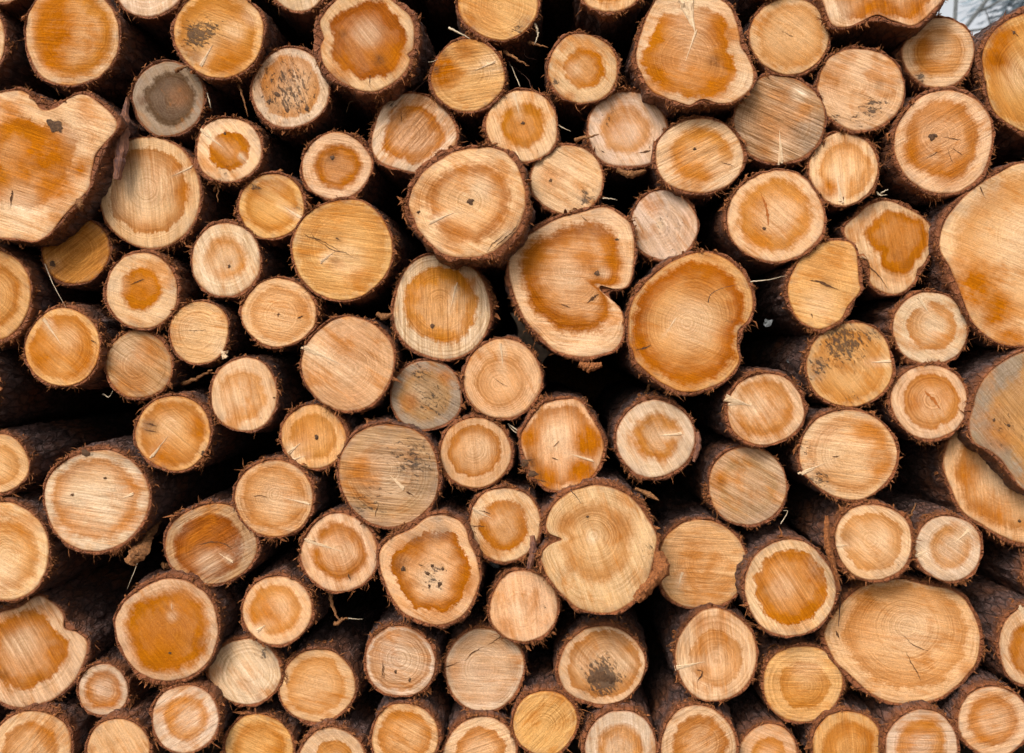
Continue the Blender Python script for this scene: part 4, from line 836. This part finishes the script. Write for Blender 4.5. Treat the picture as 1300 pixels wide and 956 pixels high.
TW = 'loose twigs and straws among the logs'
stick('twig', [(801, 545, .12), (812, 515, .10), (824, 492, .06), (829, 478, .05)], .0075, M_TWIG, 'stout brown twig slanting under the large amber log', 'twig', TW)
stick('twig', [(419, 752, .06), (424, 775, .04), (432, 790, .03)], .0065, M_TWIG, 'tan twig hanging below the log with the blackened splinter', 'twig', TW)
stick('twig', [(426, 792, .03), (434, 787, .03), (441, 784, .03)], .006, M_TWIG, 'short tan twig end on the cracked grey bark', 'twig', TW)
stick('twig', [(232, 488, .06), (255, 477, .03), (270, 470, .0)], .0065, M_TWIG, 'reddish twig wedged above the orange log with a gash', 'twig', TW)
stick('twig', [(640, 66, .02), (655, 75, .0), (671, 84, .0)], .0052, M_TWIG, 'bent tan twig below the tan log with splintery edge', 'twig', TW)
stick('twig', [(672, 54, .02), (683, 57, .0), (695, 61, .0)], .0048, M_TWIG, 'yellowish twig reaching to the lobed-heart log', 'twig', TW)
stick('twig', [(679, 30, .0), (683, 42, .0), (679, 56, .0)], .004, M_STRAW, 'crooked pale twig standing above the yellowish twig', 'twig', TW)
stick('straw', [(570, 35, -.03), (583, 42, -.04), (597, 49, -.05)], .0032, M_STRAW, 'dry straw lying between the amber-stained and tan logs', 'straw', TW)
stick('twig', [(729, 177, .0), (745, 175, -.02), (759, 171, -.03)], .0062, M_TWIG, 'thick brown twig stub pointing at the dusty cream log', 'twig', TW)
stick('straw', [(707, 158, .02), (716, 163, .0), (725, 167, .0)], .0018, M_STRAW, 'thin white straw by the rough orange-hearted log', 'straw', TW)
stick('straw', [(953, 358, -.07), (975, 355, -.07), (1000, 350, -.05)], .0018, M_STRAW, 'straight white straw bridging the amber log and the pear-shaped log', 'straw', TW)
stick('straw', [(899, 384, -.095), (903, 373, -.1), (920, 365, -.1), (938, 361, -.09)], .0012, M_DARKTWIG, 'hair-thin dark stem lying on the large amber log', 'stem', TW)
stick('straw', [(57, 335, .02), (67, 360, .0), (84, 391, -.01)], .0015, M_STRAW, 'thin white straw dangling under the brown-tan streaky log', 'straw', TW)
stick('straw', [(181, 698, .02), (172, 722, .0), (161, 748, .0)], .0013, M_STRAW, 'fine straw hanging above the vivid orange-hearted log', 'straw', TW)
stick('twig', [(1151, 664, .02), (1158, 650, .0), (1163, 638, .0)], .0042, M_TWIG, 'yellow-brown twig between the red-barked and small pale logs', 'twig', TW)
stick('twig', [(302, 105, .02), (308, 122, .0), (315, 148, .0)], .0042, M_TWIG, 'thin reddish twig hanging beside the speckled pale log', 'twig', TW)
stick('twig', [(224, 90, -.04), (231, 86, -.06), (239, 84, -.07)], .006, M_TWIG, 'orange twig stub resting on the grey weathered log', 'twig', TW)
stick('straw', [(263, 118, .02), (266, 130, .0), (268, 137, .0)], .0018, M_STRAW, 'short pale straw beside the grey weathered log', 'straw', TW)
stick('twig', [(273, 242, .04), (276, 234, .02), (277, 258, .02)], .0045, M_TWIG, 'bent brown twig below the tilted-splinter log', 'twig', TW)
stick('twig', [(766, 170, .0), (812, 196, -.0), (827, 190, -.02)], .003, M_DARKTWIG, 'dark stem crossing the dusty cream log', 'stem', TW) if False else None
stick('straw', [(440, 142, .1), (444, 130, .08), (452, 128, .06)], .0012, M_STRAW, 'wispy straw below the thick red-barked crowning log', 'straw', TW)
stick('straw', [(523, 118, .0), (534, 108, .0), (544, 100, -.0)], .0011, M_DARKTWIG, 'thin wisp between the crowning log and the amber-stained log', 'stem', TW)
stick('straw', [(544, 79, .0), (550, 78, -.02), (556, 75, -.03)], .0015, M_STRAW, 'tiny straw touching the amber-stained log', 'straw', TW)
stick('twig', [(765, 120, .04), (775, 128, .02), (785, 133, .0)], .002, M_DARKTWIG, 'small dark stem over the dusty cream log', 'stem', TW) if False else None
stick('straw', [(991, 665, .02), (1000, 650, .02), (994, 648, .02)], .0014, M_STRAW, 'pale straw under the dull brownish log', 'straw', TW)
stick('straw', [(645, 538, .02), (655, 545, .0), (665, 552, .0)], .0022, M_STRAW, 'short straw beside the vivid orange log', 'straw', TW)
stick('straw', [(646, 541, .02), (657, 550, .0), (663, 547, .0)], .0015, M_STRAW, 'fine straw crossing the short one near the vivid orange log', 'straw', TW)
stick('straw', [(131, 500, .04), (138, 504, .02), (143, 497, .0)], .002, M_STRAW, 'bent straw tip under the dull sandy log', 'straw', TW)
stick('straw', [(442, 785, .05), (452, 786, .04), (461, 786, .04)], .0015, M_STRAW, 'level straw resting above the cracked grey bark', 'straw', TW)
stick('twig', [(1067, 745, -.03), (1066, 778, -.0), (1064, 795, .0)], .0022, M_DARKTWIG, 'thin brown stem hanging against the biggest broad log', 'stem', TW)
stick('twig', [(724, 622, -.12), (733, 632, -.135), (738, 640, -.135)], .0013, M_DARKTWIG, 'short dark needle on top of the notched cream log', 'stem', TW)
stick('straw', [(1115, 248, .03), (1121, 244, .0), (1128, 240, .0)], .003, M_STRAW, 'forked pale straw above the misshapen orange-hearted log', 'straw', TW)
stick('straw', [(1113, 244, .02), (1118, 248, .0), (1126, 247, .0)], .0022, M_STRAW, 'frayed straw tip beside the forked pale straw', 'straw', TW)
stick('straw', [(765, 252, .0), (775, 252, -.02), (784, 254, -.02)], .002, M_STRAW, 'short level straw above the G-shaped log', 'straw', TW)
stick('straw', [(660, 110, .02), (652, 90, .03), (646, 78, .05)], .0016, M_STRAW, 'upright thin stem behind the rough orange-hearted log', 'straw', TW)
stick('straw', [(675, 112, .05), (668, 98, .05), (652, 86, .06)], .0014, M_DARKTWIG, 'dim stem leaning in the gap by the rough orange-hearted log', 'stem', TW)
stick('twig', [(665, 62, .06), (668, 72, .05), (682, 76, .05)], .0016, M_DARKTWIG, 'dim forked stem under the tan splintery-edged log', 'stem', TW)

# grey flakes standing in for light seen through gaps in the pile
rsf = np.random.RandomState(5)
for (fx, fy, fw, fh, lab) in [(975, 410, 7, 6, 'grey flake painting light seen through the gap beside the large amber log'),
                               (1005, 458, 11, 4, 'wide grey flake painting gap light over the leaning white splinter log'),
                              (1234, 495, 5, 7, 'bluish flake painting gap light beside the rust-scarred log'), (628, 716, 8, 5, 'dark grey crumb painting gap light above the small evenly tan log')]:
    n = 9
    t = np.linspace(0, 2 * np.pi, n, endpoint=False)
    ir = rsf.uniform(.5, 1.2, n)
    c0 = P(fx, fy, .14)
    vv = [[0, -.004, 0]] + [[fw * S * ir[j] * math.cos(t[j]), rsf.uniform(-.006, .004), fh * S * ir[j] * math.sin(t[j])] for j in range(n)] + [[0, .006, 0]]
    kk = np.arange(n)
    f = np.vstack([np.stack([np.zeros(n, int), 1 + kk, 1 + (kk + 1) % n], 1), np.stack([np.full(n, n + 1), 1 + (kk + 1) % n, 1 + kk], 1)])
    tag(mesh('gap_light_flake', np.array(vv), f, M_GAP_LIGHT, smooth=False, loc=c0), lab, 'flake', 'grey flakes for light in the gaps')

# ------------------------------------------------------------------ saplings and spruce beyond the pile
def bare_sapling(px, y, lean, h, r, label, twigs, seed):
    rs = np.random.RandomState(seed)
    b = P(px, 478, y); b[2] = 1.75
    root = bpy.data.objects.new('bare_sapling', None); root.location = b; col.objects.link(root)
    tag(root, label, 'tree', 'bare saplings behind the pile')
    t = np.linspace(0, 1, 26)
    pts = np.stack([lean * t * h + .04 * np.sin(t * 7 + seed), .05 * np.sin(t * 5), t * h], 1)
    V, F = tube(pts, r * (1 - .75 * t), 9)
    mesh('trunk', V, F, M_TRUNK, root)
    for (f0, dx, dz, ln) in twigs:
        j = int(f0 * 25)
        p0 = pts[j]
        s = np.linspace(0, 1, 12)
        q = p0 + np.stack([dx * s * ln, rs.uniform(-.3, .3) * s * ln, dz * s * ln + .12 * ln * s * s], 1)
        q[:, 0] += np.sin(s * 6 + seed) * .03 * ln
        V, F = tube(q, r * .30 * (1 - .8 * s) + .002, 6)
        br = mesh('branch', V, F, M_TRUNK, root)
        for e in range(3):
            j2 = rs.randint(3, 11)
            e0 = q[j2]
            s2 = np.linspace(0, 1, 6)
            q2 = e0 + np.stack([rs.uniform(-.4, .4) * s2 * ln * .5, rs.uniform(-.2, .2) * s2 * ln, rs.uniform(-.3, .6) * s2 * ln * .5], 1)
            V, F = tube(q2, .008 * (1 - .8 * s2) + .001, 5)
            mesh('twig', V, F, M_TRUNK, br)
SD = 7.0
bare_sapling(1210.5, SD, .0, 5.0, .032, 'straight thin bare sapling in the sky gap', [(.62, .7, .6, .8), (.75, -.6, .6, .9), (.86, .6, .5, .8)], 3)
bare_sapling(970, SD + .5, .71, 5.0, .036, 'leaning thicker bare sapling in the sky gap', [(.57, .95, .15, 1.0), (.585, .3, -.7, .4), (.7, -.6, .7, 1.0), (.60, .8, .3, .8)], 8)

def spruce(px, y, h, rb, label, seed):
    rs = np.random.RandomState(seed)
    b = P(px, 478, y); b[2] = 1.7
    root = bpy.data.objects.new('spruce_tree', None); root.location = b; col.objects.link(root)
    tag(root, label, 'tree', 'blue-grey spruces behind the pile')
    t = np.linspace(0, 1, 14)
    V, F = tube(np.stack([0 * t, 0 * t, t * h], 1), .016 * h * (1 - .93 * t), 9)
    mesh('trunk', V, F, M_TRUNK, root)
    n = 30000
    z = rs.uniform(.06, 1.0, n) ** 1.0
    a = rs.uniform(0, 2 * np.pi, n)
    lay = .75 + .25 * np.sin(z * h * 7.0)
    f = np.sqrt(rs.uniform(.03, 1, n))
    rr = rb * (1 - z) ** .9 * lay * f
    c0 = np.stack([rr * np.cos(a), rr * np.sin(a), z * h - f * .35 * rb * (1 - z)], 1)
    out = np.stack([np.cos(a), np.sin(a), rs.uniform(-.6, .0, n)], 1)
    side = np.stack([-np.sin(a), np.cos(a), rs.uniform(-.5, .5, n)], 1)
    ln = (rs.uniform(.14, .30, n) * (1.1 - .5 * z))[:, None]; wd = rs.uniform(.018, .045, n)[:, None]
    V = np.stack([c0 - out * ln * .5, c0 - side * wd + [0, 0, .02], c0 + out * ln * .6, c0 + side * wd - [0, 0, .03]], 1).reshape(-1, 3)
    F = np.arange(4 * n).reshape(-1, 4)
    o = mesh('crown', V, F, M_NEEDLE, root, smooth=False)
spruce(1345, 15.0, 13.0, 3.0, 'hazy blue-grey spruce rising behind the pile beside the leaning sapling', 4)
